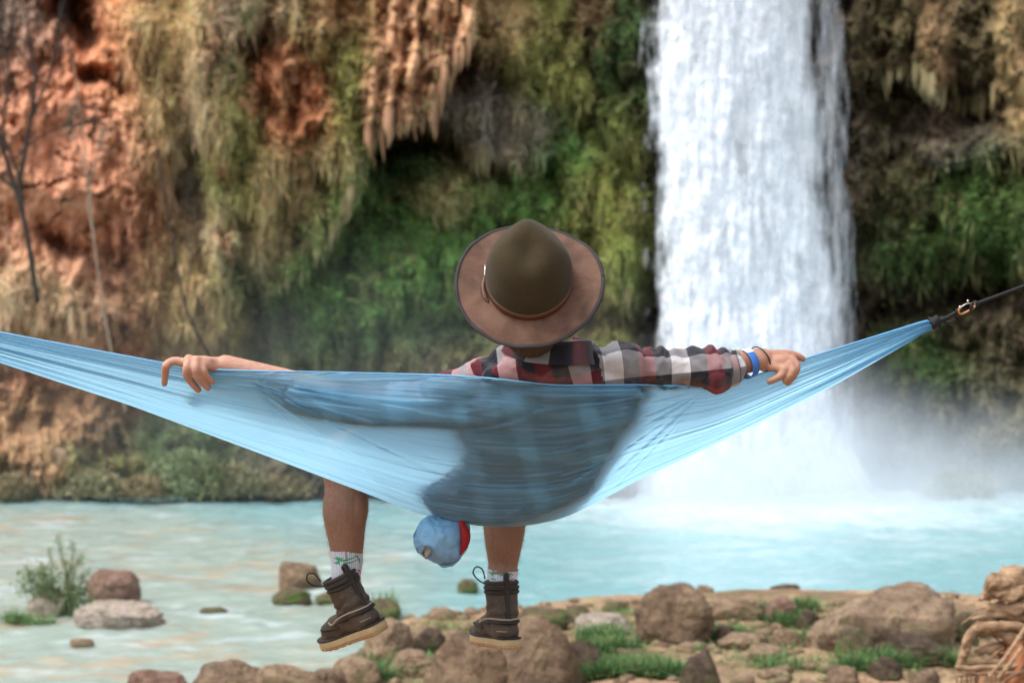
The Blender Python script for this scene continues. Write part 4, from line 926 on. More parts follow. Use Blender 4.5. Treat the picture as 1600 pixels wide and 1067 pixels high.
    # rear strip, pull tab, counter, moccasin seam, rawhide lace
    tubeW('back_stay', [(0, -.058, .17), (0, -.060, .12), (0, -.064, .07)], [.008, .008, .009], M_LEATHER_D, root, 8, 4)
    tubeW('pull_tab', [(0, -.056, .155), (0, -.062, .195), (0, -.061, .214), (0, -.050, .212), (0, -.049, .190)], [.0075, .0080, .0078, .0072, .006], M_LEATHER_D, root, 8, 4)
    for s_ in (-1, 1):
        tubeW('lace', [(0, -.0755, .083), (s_ * .026, -.062, .085), (s_ * .043, -.02, .087), (s_ * .047, .03, .082), (s_ * .046, .07, .072), (s_ * .030, .105, .078)], .0030, M_THREAD, root, 7, 5)
        tubeW('side_strap', [(s_ * .0, -.0765, .074), (s_ * .030, -.062, .076), (s_ * .0445, -.02, .077), (s_ * .048, .03, .073)], [.0045, .0045, .0045, .004], M_LEATHER_D, root, 7, 5)
        tubeW('apron_seam', [(s_ * .046, .05, .058), (s_ * .045, .10, .062), (s_ * .036, .15, .066), (0, .188, .062)], [.0028, .0042, .0042, .004], M_LEATHER_D, root, 7, 5)
        tubeW('stitching', [(s_ * .0, -.0785, .050), (s_ * .020, -.073, .050), (s_ * .035, -.055, .051)], .0014, M_THREAD, root, 6, 4)
    # lace loop standing off the front edge
    lp = [(loopside * .030, .038, .185), (loopside * .052, .050, .200), (loopside * .068, .050, .222), (loopside * .060, .045, .240), (loopside * .042, .040, .232), (loopside * .036, .036, .205)]
    tubeW('lace_loop', lp, .0024, M_LEATHER_D, root, 7, 6)
    return root
boot(at(573, 993, 5.03), (-.60, .74, -.31), (-.47, .05, .87), 'boot on the left foot, toe pointing left and down, pale sole showing', 1, -1)
boot(at(785, 1010, 5.13), (-.34, .93, -.10), (-.045, .12, .99), 'boot on the right foot seen square from the heel', 1, -1)

# ================================================================ HAT
hat = empty('hat', BRIM, 'wide-brimmed brown hat with olive felt crown on the head of the lounging man', 'hat')
RHt = np.array([[HX[i], HF[i], HN[i]] for i in range(3)])
def hw(P): return np.asarray(P, float) @ RHt.T + np.array(BRIM)
t = NT('felt'); v = t.coord('Object'); n1 = t.noise(v, 16, 5, .6); n2 = t.noise(v, 420, 3, .7)
c = t.mix(n1, (.024, .0175, .0085), (.044, .032, .016)); c = t.mix(t.maprange(n2, .45, .8, 0, .30), c, (.085, .068, .036))
M_FELT = t.fin(t.bsdf(c, .95, t.bump(t.math('ADD', t.math('MULTIPLY', n1, .6), n2), .35, .0012), .1, Sheen_Weight=.08, Sheen_Roughness=.5))
t = NT('oiled_leather'); v = t.coord('Object'); n1 = t.noise(v, 18, 6, .65, .6); n2 = t.noise(v, 150, 4, .7); n3 = t.noise(t.mapping(v, (1, 1, 1)), 5, 3, .5)
c = t.mix(t.maprange(n1, .35, .65), (.060, .029, .018), (.125, .062, .039)); c = t.mix(t.maprange(n3, .45, .7, 0, .5), c, (.13, .066, .036)); c = t.mix(t.maprange(n2, .6, .8, 0, .4), c, (.19, .105, .065)); c = t.mix(t.maprange(n1, .62, .72, 0, .5), c, (.10, .045, .03))
M_BRIM = t.fin(t.bsdf(c, .72, t.bump(t.math('ADD', n1, t.math('MULTIPLY', n2, .35)), .45, .003), .3))
# crown
na, nh = 96, 40; V = []
AX, AF, HH = .104, .108, .150
for i in range(nh + 1):
    s_ = min(i / nh, .988)
    for j in range(na):
        a_ = j / na * 2 * math.pi; cx_, cf_ = math.cos(a_), math.sin(a_)
        hh_ = math.sin(s_ * math.pi / 2); sc = (1 - hh_ ** 3.4) ** .50 * (1 + .04 * math.sin(min(1, hh_ * 2) * math.pi)) if s_ < 1 else 0.0; h_ = HH * hh_
        hn = h_ / HH
        front = max(0, cf_); x_ = AX * cx_ * sc * (1 - .24 * front ** 1.2 * hn ** 1.2); f_ = AF * cf_ * sc * (1 + .02 * hn) + .031 * hn
        if s_ < 1: x_ -= math.copysign(.011, x_) * math.exp(-(((f_ - .062) / .042) ** 2 + ((hn - .82) / .2) ** 2)) * min(1, abs(x_) / .03)
        # teardrop dent on top
        dent = .027 * math.exp(-((x_ / .034) ** 2 + ((f_ - .006) / .046) ** 2)); 
        ridge = .006 * front * sstep(.6, 1, np.array(hn)) * sc
        V.append((x_, f_, h_ - dent + ridge + (.003 * math.sin(a_ * 2 + 1) + .0015 * math.sin(a_ * 5)) * hn * sc))
V.append((0, .031, HH - .027 * math.exp(-(.025 / .046) ** 2))); F = gridfaces(nh + 1, na, wrap=True); j = np.arange(na)
cr = npmesh('crown', hw(V), F[:-na] if False else F, np.stack([np.full(na, len(V) - 1), nh * na + j, nh * na + (j + 1) % na], -1)); link('crown', cr, M_FELT, hat)
# brim: two faces, softly waving
def brim_h(a_, r_): 
    q = (r_ - .10) / .085; return q * q * (.014 * math.cos(2 * a_ + .5) - .007) + .004 * math.sin(3 * a_ + 1) * q + .0016 * math.sin(9 * a_ + 4 * q) * q + .0012 * math.sin(17 * a_ - 3 * q) * q
nr = 26; V = []
ra = lambda a_: .1795 * (1 + .012 * math.cos(2 * a_) + .006 * math.cos(3 * a_ + .5))
rs = [.085 + (1 - .085) * i / nr for i in range(nr + 1)]
for side in (0, 1):
    for i in range(nr + 1):
        for j in range(na):
            a_ = j / na * 2 * math.pi; r_ = .095 + (ra(a_) - .095) * i / nr; V.append((math.cos(a_) * r_, math.sin(a_) * r_, brim_h(a_, r_) + (.0012 if side == 0 else -.0014)))
n0 = (nr + 1) * na; F1 = gridfaces(nr + 1, na, wrap=True); F2 = gridfaces(nr + 1, na, wrap=True)[:, ::-1] + n0
rim_f = np.stack([nr * na + j, nr * na + (j + 1) % na, n0 + nr * na + (j + 1) % na, n0 + nr * na + j], -1)
link('brim', npmesh('brim', hw(V), np.vstack([F1, F2, rim_f])), M_BRIM, hat)
M_BIND = simple('hat_binding', (.034, .029, .032), .75, 300, .4, .5, .001)
link('brim_binding', npmesh('brim_binding', *[x if i else hw(x) for i, x in enumerate(tube_data([(math.cos(a_) * ra(a_), math.sin(a_) * ra(a_), brim_h(a_, ra(a_))) for a_ in np.linspace(0, 2 * math.pi, 121)], .0048, 10, 1, False, .62))]), M_BIND, hat)
st = []   # stitches of the binding, joined: far more than can be picked apart
for k_ in range(190):
    a_ = k_ / 190 * 2 * math.pi; r_ = ra(a_) - .0062; a2 = a_ + .016
    st.append(tube_data([(math.cos(a_) * r_, math.sin(a_) * r_, brim_h(a_, r_) + .0016), (math.cos(a2) * (r_ + .0012), math.sin(a2) * (r_ + .0012), brim_h(a2, r_) + .0016)], .0006, 5, 1, False))
Vs, Qs, Ts = merge(st); so_ = link('stitching', npmesh('stitching', hw(Vs), Qs, Ts), simple('stitch_grey', (.16, .13, .13), .8), hat); so_['kind'] = 'stuff'
# band, buckle, leather tassel
M_HB = simple('hat_band', (.105, .040, .016), .5, 60, .35, .4, .002, .4)
V = []; band = [(0, .002), (.003, .001), (.0046, .008), (.0046, .016), (.0030, .022), (0, .022)]
for i in range(na):
    a_ = i / na * 2 * math.pi
    for (o_, h_) in band:
        sc = 1 - .03 * (h_ / .1); V.append((math.cos(a_) * (AX * sc + o_), math.sin(a_) * (AF * sc + o_) + .0, h_ + .001 * math.sin(5 * a_)))
nb_ = len(band); Fq = [[i * nb_ + k_, i * nb_ + (k_ + 1) % nb_, ((i + 1) % na) * nb_ + (k_ + 1) % nb_, ((i + 1) % na) * nb_ + k_] for i in range(na) for k_ in range(nb_)]
link('hat_band', npmesh('hat_band', hw(V), Fq), M_HB, hat)
M_STEEL = simple('nickel', (.62, .58, .52), .32, 30, .05, .05, .001, .5, Metallic=1.0)
bx_ = -(AX + .0055)
link('buckle', npmesh('buckle', *[x if i else hw(x) for i, x in enumerate(tube_data([(bx_, .016, .003), (bx_, .040, .003), (bx_ + .001, .042, .014), (bx_ + .002, .040, .026), (bx_ + .002, .016, .026), (bx_ + .001, .014, .014), (bx_, .016, .003)], .0017, 8, 2, False))]), M_STEEL, hat)
for k_, (e1, e2, zz_) in enumerate([(-.018, -.004, .004), (-.030, -.002, .002), (-.040, .004, .0035)]):
    link('tassel', npmesh('tassel', *[x if i else hw(x) for i, x in enumerate(tube_data([(bx_ - .001, .012, .010), (bx_ - .005, -.002 + e1 * .3, .009), (bx_ + e2 * .6 - .003, e1, zz_ + .003), (bx_ + e2 + .002, e1 - .012, zz_)], [.0035, .0045, .0055, .003], 8, 4, True, .35))]), M_HB, hat)
# ================================================================ HAMMOCK
NUh, NVh = 760, 210
pxs = np.linspace(XL, XR, NUh); vs_ = np.concatenate([np.linspace(0, 1, 150), np.linspace(1, 1.6, NVh - 149)[1:]])
PXh, Vv = np.meshgrid(pxs, vs_, indexing='ij')
Rh, Yh = fab(PXh, Vv)
# pleats run along the cloth from both gathered ends
endf = 1 - wenv(PXh); mid = wenv(PXh)
def pleat(f, s, drift): return fbmS(Vv * f + PXh * drift, PXh * 0.0009 + s, s, 2, .5)
A1 = .0045 + .017 * endf ** .8 * sstep(0, .25, wenv(PXh)) ; A2 = .0034 + .004 * endf; A3 = .0015
left = sstep(500, 250, PXh); right = sstep(1080, 1180, PXh)
fold = A1 * pleat(8, 1, .0004) + A2 * (1 - 2 * np.abs(pleat(26, 2, .0010))) + A3 * (1 - 2 * np.abs(pleat(70, 3, .0018)))
# tension creases fanning from the arms across the back
for (cx_, cr_, dxn, s_, spr) in [(1108, 606, -1, 1, .30), (380, 590, 1, 2, .24)]:
    dxp = (PXh - cx_) * dxn; ang_ = np.arctan2(Rh - cr_, np.maximum(dxp, 1)); reach = np.hypot(dxp, Rh - cr_)
    msk = sstep(0, 40, dxp) * sstep(520, 120, reach) * sstep(1.05, .6, ang_)
    cre = (1 - 2 * np.abs(vn2(ang_ * 15 + .002 * reach, reach / 190, s_ + 4))); fold += msk * np.clip(cre - .25, 0, 1) * .0120
Yh0 = Yh.copy()
# where a body leans on the cloth, the cloth lies on it
bv1 = BVHTree.FromPolygons([tuple(p) for p in sv], [tuple(p.vertices) for p in shirt_me.polygons])
sco = getco(sm_); bv2 = BVHTree.FromPolygons([tuple(p) for p in sco], [tuple(p.vertices) for p in sm_.polygons])
obst = np.full(Yh.shape, 99.0); eye = Vector((0, 0, CAMZ))
for i in range(0, NUh, 2):
    if not (395 < pxs[i] < 1112): continue
    for j in range(0, 150, 2):
        d_ = at(pxs[i], Rh[i, j], 5.0) - eye; d_.normalize(); best = 99
        for bv in (bv1, bv2):
            h = bv.ray_cast(eye, d_, 6.0)
            if h[0] is not None: best = min(best, h[0].y)
        obst[i:i + 2, j:j + 2] = best
# bare left forearm behind the cloth
lim = obst - .0034 + .35 * sstep(1078, 1118, PXh) + .2 * sstep(415, 396, PXh)
Ys = np.minimum(Yh, lim)
for it in range(90):
    P_ = np.pad(Ys, 1, mode='edge'); av = (P_[2:, 1:-1] * 1.6 + P_[:-2, 1:-1] * 1.6 + P_[1:-1, 2:] * .4 + P_[1:-1, :-2] * .4) / 4
    Ys = np.minimum(np.minimum(av * .985 + Yh0 * .015, Yh0 + .01), lim)
contact = sstep(.03, .0, lim - Ys)
Yh = Ys - np.abs(fold) * contact * 1.7 + fold * (1 - contact)
Yh = np.minimum(Yh, np.where(obst < 90, lim + .0015, 99))
HP = atn(PXh, Rh, Yh)
hm_ = npmesh('cloth', HP.reshape(-1, 3), gridfaces(NUh, NVh)); setvec(hm_, np.stack([PXh / 600, Vv, 0 * Vv], -1).reshape(-1, 3))
t = NT('hammock_nylon'); uv = t.attr('uvw', True)
n1 = t.noise(t.mapping(uv, (1.0, 55, 1)), 1.0, 4, .6, .3); n2 = t.noise(t.mapping(uv, (2.2, 190, 1)), 1.0, 3, .6, .1); n3 = t.noise(t.coord(), 900, 2, .5)
hgt = t.math('ADD', t.math('ADD', n1, t.math('MULTIPLY', n2, .45)), t.math('MULTIPLY', n3, .06))
bmp = t.bump(hgt, .8, .0055)
bcol = (.22, .45, .66)
pb = t.bsdf(bcol, .33, bmp, .6, Sheen_Weight=.15)
tl = t.n('BsdfTranslucent'); t.set(tl, 'Color', t.mix(t.math('MULTIPLY', n2, .5), (.38, .74, .98), (.48, .84, .99))); t.set(tl, 'Normal', bmp)
ms = t.mixsh(.66, pb, tl); tp = t.n('BsdfTransparent'); t.set(tp, 'Color', (.70, .90, 1.0))
M_CLOTH = t.fin(t.mixsh(.10, ms, tp))
hammock = empty('hammock', at(790, 823, 4.8), 'light blue parachute-nylon hammock stretched across the picture with a man lounging in it', 'hammock')
link('cloth', hm_, M_CLOTH, hammock)
M_HEM = simple('hem_nylon', (.16, .42, .72), .5, 200, .2, .3, .001)
solid('hem', [tube_data(HP[::6, 0], .0022, 6, 1)], M_HEM, hammock); solid('hem', [tube_data(HP[::6, -1], .003, 6, 1)], M_HEM, hammock)
M_CORD = simple('black_webbing', (.010, .010, .012), .65, 400, .4, .6, .001)
def gather(px, row, Y, sgn):
    c_ = at(px, row, Y); ax = Vector((sgn * 1.0, 0, .34)).normalized(); RG = rotm(ax, (0, 1, 0)); out = []
    hel = [np.array(c_ + ax * (.020 * k / 60 - .004)) + RG @ (np.array([math.cos(k * .62), math.sin(k * .62), 0]) * (.0155 + .003 * math.sin(k * 1.3))) for k in range(61)]
    out.append(tube_data(hel, .0034, 8, 1)); out.append(ellipsoid_data(c_ + ax * .010, (.015, .014, .018), RG, 3)); out.append(ellipsoid_data(c_ + ax * .028 + Vector((0, 0, .001)), (.010, .009, .012), RG, 2))
    out.append(tube_data([c_ + ax * .03, c_ + ax * .045 + Vector((0, -.005, -.012)), c_ + ax * .062 + Vector((0, -.006, -.010))], [.0035, .004, .0022], 8, 4))
    return out, c_ + ax * .028
g1_, e1_ = gather(1457, 505, 4.606, 1); solid('whipping_cord', g1_, M_CORD, hammock)
g2_, e2_ = gather(-272, 468, 4.606, -1); solid('whipping_cord', g2_, M_CORD, hammock)
kn1 = at(1498, 486, 4.60); kn2 = at(-330, 452, 4.60)
def cord_run(a, b, r_, n=14): return tube_data([a.lerp(b, i / n) + Vector((0, .0009 * math.sin(i * 2.3), .0009 * math.cos(i * 1.9))) for i in range(n + 1)], r_, 8, 2)
solid('end_cord', [cord_run(e1_, kn1, .0048), ellipsoid_data(kn1, (.010, .008, .008), None, 2)], M_CORD, hammock)
solid('end_cord', [cord_run(e2_, kn2, .0048), ellipsoid_data(kn2, (.010, .008, .008), None, 2)], M_CORD, hammock)
# stuff sack sewn under the seat
M_SACK = None
t = NT('sack_nylon'); v = t.coord('Object'); n1 = t.noise(v, 26, 5, .6, .5); n2 = t.noise(v, 300, 3)
cs = t.mix(n1, (.16, .34, .52), (.26, .48, .66)); pb = t.bsdf(cs, .45, t.bump(t.math('ADD', n1, t.math('MULTIPLY', n2, .1)), .6, .008), .4); tl = t.n('BsdfTranslucent'); t.set(tl, 'Color', (.2, .5, .85))
M_SACK = t.fin(t.mixsh(.30, pb, tl))
YS = 4.80
out_ = [(646, 846), (650, 826), (664, 808), (700, 803), (730, 812), (733, 830), (729, 858), (714, 876), (700, 882), (684, 881), (666, 872), (650, 858)]
oc = catmull([(a, b) for a, b in out_] + [out_[0]], 4)[:-1]; cxy = np.array([688.0, 843.0])
V = []; rings = [(1.0, 0), (.93, .030), (.72, .058), (.42, .076), (.15, .083)]
for side in (-1, 1):
    for sc, dp in (rings if side < 0 else rings[1:]):
        for k_, p_ in enumerate(oc):
            q = cxy + (p_ - cxy) * sc; cr_ = 0; V.append(tuple(at(q[0], q[1], YS + side * dp + cr_)))
no = len(oc); nR = len(rings); F = list(gridfaces(nR, no, wrap=True)); b0 = nR * no
F2 = gridfaces(nR - 1, no, wrap=True) + b0; j = np.arange(no); F3 = np.stack([j, (j + 1) % no, b0 + (j + 1) % no, b0 + j], -1)
c0 = len(V); V.append(tuple(at(688, 843, YS - .085))); V.append(tuple(at(688, 843, YS + .085)))
Ft = np.vstack([np.stack([np.full(no, c0), (nR - 1) * no + j, (nR - 1) * no + (j + 1) % no], -1), np.stack([np.full(no, c0 + 1), b0 + (nR - 2) * no + j, b0 + (nR - 2) * no + (j + 1) % no], -1)])
sack_me = npmesh('stuff_sack', V, np.vstack([F, F2, F3]), Ft)
so_ = bpy.data.objects.new('tmp', sack_me); COL.objects.link(so_); m_ = so_.modifiers.new('s', 'SUBSURF'); m_.levels = 2
sack2 = bpy.data.meshes.new_from_object(so_.evaluated_get(bpy.context.evaluated_depsgraph_get())); bpy.data.objects.remove(so_)
q_ = getco(sack2); q_ += getno(sack2) * ((fbm3(q_ * 22, 4) * .012) + .004 * (1 - 2 * np.abs(fbm3(q_ * np.array([45, 45, 20]) + 4, 2))))[:, None]; setco(sack2, q_); sack2.name = 'stuff_sack'
sack = link('stuff_sack', sack2, M_SACK, hammock)
M_RED = simple('red_lining', (.30, .008, .012), .7, 120, .4, .4, .002)
solid('red_drawcord_mouth', [tube_data([at(722, 818, YS - .058), at(727, 834, YS - .052), at(726, 850, YS - .050), at(720, 864, YS - .046)], [.014, .024, .020, .006], 14, 5, True, .6)], M_RED, sack)
M_TAG = simple('grey_tag', (.26, .25, .22), .8, 200, .3); M_TAGD = simple('tag_mark', (.02, .02, .02), .7)
bt = BVHTree.FromPolygons([tuple(p) for p in q_], [tuple(p.vertices) for p in sack2.polygons])
def onsack(px, py, off):
    d_ = (at(px, py, 5) - eye).normalized(); h = bt.ray_cast(eye, d_); 
    return (Vector(h[0]) if h[0] is not None else at(px, py, YS - .05)) - d_ * off
quad = [(656, 865), (664, 852), (676, 858), (666, 874)]
top = [onsack(a, b, .011) for a, b in quad]; bot = [onsack(a, b, .006) for a, b in quad]
tg = link('label_tag', npmesh('label_tag', [tuple(p) for p in top + bot], [[0, 1, 2, 3], [7, 6, 5, 4], [0, 4, 5, 1], [1, 5, 6, 2], [2, 6, 7, 3], [3, 7, 4, 0]]), M_TAG, sack, False)
tc_ = onsack(664, 864, .0125); solid('tag_print', [tube_data([tc_ + Vector((math.cos(a_) * .0050, 0, math.sin(a_) * .0055)) for a_ in np.linspace(0, 2 * math.pi, 20)], .0013, 6, 1, False), ellipsoid_data(tc_ + Vector((0, .0002, 0)), (.0018, .0012, .0022), None, 2)], M_TAGD, tg)

# carabiners, straps, anchoring trees beyond the frame
def carabiner(c, label, sgn):
    c = Vector(c); r = empty('carabiner', c, label, 'carabiner')
    ax = Vector((sgn, .15, .40)).normalized(); up = Vector((-.28 * sgn, -.35, .88)); up = (up - ax * up.dot(ax)).normalized()
    P = lambda a_, b_: c + ax * a_ + up * b_
    gold = M_GOLD
    solid('wire_gate', [tube_data([P(-.017, .009), P(.002, .0118), P(.017, .006)], .0017, 8, 4)], M_STEEL, r)
    solid('frame', [tube_data([P(-.017, .009), P(-.024, .004), P(-.025, -.005), P(-.016, -.011), P(.008, -.009), P(.020, -.006), P(.024, .0), P(.020, .006), P(.016, .006)], .0029, 10, 5)], gold, r)
    solid('rivet', [ellipsoid_data(P(-.019, .010) + Vector((0, -.003, 0)), (.0050, .0040, .0036), None, 2)], M_STEEL, r); solid('rivet', [ellipsoid_data(P(.020, -.004) + Vector((0, -.003, 0)), (.0034, .0034, .0038), None, 2)], M_STEEL, r)
    solid('rivet', [ellipsoid_data(P(.006, .0185) + Vector((0, -.002, 0)), (.0034, .0034, .0034), None, 2)], M_STEEL, r)
    return r
M_GOLD = simple('bronze_anodised', (.55, .27, .11), .35, 60, .1, .1, .001, .5, Metallic=.7)
carabiner(at(1511, 481, 4.59), 'small bronze carabiner joining the right end of the hammock to its strap', 1)
carabiner(at(-343, 449, 4.59), 'carabiner at the far left end of the hammock', -1)
tr_R = Vector((2.62, 4.85, 0)); tr_L = Vector((-3.35, 4.75, 0))
sR = at(1524, 475, 4.60); eR = Vector((tr_R.x - .16, 4.70, sR.z + (.36 * (tr_R.x - .16 - sR.x))))
sL = at(-356, 446, 4.60); eL = Vector((tr_L.x + .16, 4.72, sL.z + .30 * (sL.x - tr_L.x - .16)))
tag(solid('hammock_strap', [cord_run(sR, eR, [.0050], 24) if False else tube_data([sR.lerp(eR, i / 20) for i in range(21)], .0048, 8, 1), ellipsoid_data(sR, (.011, .010, .010), None, 2), tube_data([sR, at(1516, 484, 4.585), at(1519, 474, 4.585), sR], .003, 6, 3)], M_CORD), 'thin black strap running from the carabiner up to the right edge', 'strap')
tag(solid('hammock_strap', [tube_data([sL.lerp(eL, i / 20) for i in range(21)], .0048, 8, 1)], M_CORD), 'black strap holding the left end of the hammock', 'strap')
# ================================================================ ROCKS
_icoV = {}
def icos(sub):
    if sub not in _icoV:
        bm = bmesh.new(); bmesh.ops.create_icosphere(bm, subdivisions=sub, radius=1)
        _icoV[sub] = (np.array([v.co for v in bm.verts]), np.array([[v.index for v in f.verts] for f in bm.faces])); bm.free()
    return _icoV[sub]
def rockmat(name, ca, cb, cm, moss):
    t = NT(name); v = t.coord('Object'); g_ = t.n('NewGeometry'); nz = t.sep(g_.outputs['Normal'])[2]
    v = t.mapping(v, (1.6, 1.6, 1.6)); n1 = t.noise(v, 3.0, 8, .7, .6); n2 = t.noise(v, 13, 6, .75); n3 = t.noise(t.mapping(v, (1, 1, 3)), 5, 5, .6); n4 = t.noise(v, 60, 4, .6)
    c = t.mix(t.maprange(n1, .38, .60), tuple(x * .75 for x in ca), cb); c = t.mix(t.maprange(n2, .48, .66, 0, .75), c, tuple(x * .35 for x in ca)); c = t.mix(t.maprange(n3, .55, .75, 0, .5), c, tuple(min(.8, x * 1.6) for x in cb))
    c = t.mix(t.maprange(n4, .55, .75, 0, .35), c, (.10, .08, .06))
    mk = t.math('ADD', t.maprange(nz, -.4, .9, .25, -.15), t.maprange(n1, .40, .62, -.5, .9)) if False else t.math('ADD', t.maprange(nz, -.3, .8, .30, -.12), t.maprange(n1, .40, .62, -.5, .9), t.maprange(n2, .3, .7, -.3, .4)); mk = t.math('ADD', mk, moss - .6, clamp=True)
    cmn = t.mix(n4, cm, tuple(x * 2.2 for x in cm)); c = t.mix(mk, c, cmn)
    h = t.math('ADD', t.math('ADD', n1, t.math('MULTIPLY', n2, .5)), t.math('MULTIPLY', n4, .15))
    return t.fin(t.bsdf(c, .82, t.bump(h, 1.0, .09), .25))
RM = {'brown': rockmat('rock_brown', (.19, .125, .080), (.33, .225, .145), (.06, .06, .025), .15), 'slab': rockmat('rock_slab', (.26, .175, .115), (.40, .285, .19), (.10, .10, .04), .05),
      'dark': rockmat('rock_dark', (.075, .052, .038), (.15, .10, .07), (.05, .065, .02), .45), 'moss': rockmat('rock_mossy', (.13, .095, .06), (.22, .16, .10), (.055, .09, .02), .75),
      'red': rockmat('rock_red', (.23, .13, .095), (.35, .22, .165), (.09, .07, .05), .1), 'pale': rockmat('rock_pale', (.42, .35, .29), (.58, .48, .40), (.25, .2, .13), .1),
      'tan': rockmat('rock_tan', (.30, .20, .125), (.42, .30, .195), (.10, .11, .04), .3)}
rk = 0
def rock(x0, x1, top, base, mat, label, group=None, ang=.6, sub=5, deep=.8, D=None, name='rock', sink=.12, zoff=0, p=2.6):
    """a stone whose outline spans x0..x1, top..base in the photo, resting where its base meets the ground"""
    global rk; rk += 1
    rg = np.random.default_rng(300 + rk)
    cx = (x0 + x1) / 2; Dg, z = place(cx, base) if D is None else (D, 0)
    wd = (x1 - x0) / FPX * Dg; h = (base - top) / FPX * Dg
    V, F = icos(sub); V = V.copy()
    V = V / (np.sum(np.abs(V) ** p, 1) ** (1 / p))[:, None]
    for k_ in range(16 if ang > .85 else 9 if ang > .55 else 6):
        n_ = rg.normal(0, 1, 3); n_[2] = abs(n_[2]) * .7; n_ /= np.linalg.norm(n_); dd = rg.uniform(.50, .78) if ang > .85 else rg.uniform(.58, .88) if ang > .4 else rg.uniform(.8, 1)
        V -= np.outer(np.maximum(0, V @ n_ - dd), n_) * (.55 + .4 * ang)
    o_ = rg.uniform(0, 40, 3); kk = .45 if ang > .85 else 1
    V = V * (1 + .18 * kk * fbm3(V * 1.5 + o_, 3) + .13 * kk * (np.abs(fbm3(V * 3.4 + o_, 4)) - .2) + .07 * fbm3(V * 8 + o_, 4) + .035 * fbm3(V * 22 + o_, 3))[:, None]
    ly = 1 - np.abs(fbm3(V * np.array([1.5, 1.5, 6]) + o_, 3)) * 2; V *= (1 + .035 * ly)[:, None]
    mn, mx = V.min(0), V.max(0); V = (V - (mn + mx) / 2) / ((mx - mn) / 2)
    dp = wd * deep * .5
    V = V * np.array([wd / 2, dp, h * (.5 + sink)])
    yc = Dg + dp * .55
    zc = CAMZ - (top - 533.5) / FPX * (yc) - h * (.5 + sink)
    me = npmesh(name, V, None, F)
    o = link(name, me, RM[mat]); o.location = ((cx - 800) / FPX * yc, yc, zc); return tag(o, label, 'rock', group)
rock(988, 1117, 911, 1004, 'brown', 'rounded brown boulder with a dark mossy foot, left of the big slab', None, .35, 5)
rock(1257, 1492, 911, 1018, 'slab', 'biggest boulder on the shore, long and flat-topped, tan brown', None, .5, 5, .6, p=4.5, sink=.25)
rock(722, 940, 956, 1085, 'brown', 'large angular brown slab right under the boots', None, 1.0, 5, .8, p=4, sink=.3)
rock(655, 800, 984, 1110, 'brown', 'angular boulder with a tan face, left of the slab under the boots', None, 1.0, 5, .8, p=4)
rock(858, 945, 1000, 1060, 'dark', 'dark angular block at the right foot of the large slab under the boots', None, .9, 4)
rock(898, 988, 957, 992, 'pale', 'low flat pinkish stone between the slab and the round boulder', None, .4)
rock(798, 900, 946, 985, 'moss', 'mossy rock behind the large slab at the water edge', None, .5)
rock(1190, 1248, 930, 972, 'red', 'small pointed rock just left of the biggest boulder', None, .8)
rock(1108, 1195, 932, 968, 'tan', 'low tan rock behind the grass between the two big boulders', None, .5)
rock(1044, 1092, 909, 935, 'dark', 'dark stone peeping over the top of the round boulder', None, .5, D=19.0)
rock(1084, 1116, 913, 940, 'brown', 'small stone touching the right shoulder of the round boulder', None, .5, D=18.8)
rock(1105, 1165, 925, 945, 'slab', 'flat reddish stone at the water edge behind the tan rock', None, .4, D=18.6)
rock(1305, 1372, 980, 1035, 'moss', 'dark mossy lump in front of the biggest boulder, left one', None, .5)
rock(1380, 1480, 990, 1040, 'dark', 'dark rock with grass in front of the right end of the biggest boulder', None, .6)
rock(1353, 1412, 1026, 1062, 'dark', 'small dark rock near the bottom edge below the mossy lump', None, .6)
rock(1060, 1130, 1016, 1080, 'dark', 'jagged dark rock at the bottom edge right of the green grass', None, 1.0)
rock(1120, 1205, 988, 1014, 'tan', 'low tan rock on the sand in front of the pointed rock', None, .6)
rock(1200, 1262, 985, 1008, 'brown', 'thin brown slab lying on the sand left of the mossy lump', None, .6)
rock(1115, 1150, 976, 1006, 'dark', 'dark stone at the right foot of the round boulder', None, .6)
rock(1165, 1240, 1008, 1030, 'tan', 'half buried tan stone in the middle of the sand', None, .5)
rock(1482, 1532, 955, 1012, 'moss', 'mossy dark rock between the biggest boulder and the driftwood', None, .5)
rock(1460, 1512, 1003, 1028, 'red', 'small pinkish stone below the right end of the biggest boulder', None, .5)
rock(1290, 1345, 1040, 1075, 'brown', 'brown stone at the bottom edge right of the sand', None, .6)
rock(1240, 1285, 952, 985, 'dark', 'dark wedge of rock under the left end of the biggest boulder', None, .7)
rock(960, 1012, 1012, 1030, 'brown', 'small flat stone on the grass right of the dark block', None, .5)
rock(1500, 1560, 1035, 1075, 'dark', 'dark stone at the foot of the driftwood', None, .6)
rock(1420, 1470, 1045, 1075, 'brown', 'brown stone at the bottom edge left of the driftwood', None, .6)
# left of the boots
rock(133, 221, 889, 944, 'red', 'round reddish boulder standing in the shallows on the left', None, .4, 5)
rock(42, 112, 917, 960, 'pale', 'pinkish grey rock behind the shrub in the shallows', None, .6)
rock(112, 258, 938, 980, 'pale', 'flat pale rock in front of the round reddish boulder', None, .4, 5)
rock(108, 148, 996, 1010, 'tan', 'small lone tan stone in the water at lower left', None, .4)
rock(312, 357, 948, 960, 'moss', 'thin green mossy stone alone in the shallows', None, .4)
rock(434, 505, 877, 920, 'brown', 'brown rock with mossy edge left of the raised boot', None, .6, 5)
rock(424, 488, 915, 943, 'moss', 'low mossy rock in the water just below the brown one', None, .5)
rock(492, 530, 922, 942, 'moss', 'small mossy rock at the water, hidden partly by the boot shaft', None, .5)
rock(578, 628, 934, 966, 'moss', 'tufted green mossy rock right of the left boot', None, .5)
rock(565, 646, 965, 1042, 'tan', 'tan boulder behind and right of the left boot sole', None, .5, 5)
rock(638, 697, 979, 1024, 'dark', 'dark round rock left of the angular boulder', None, .5)
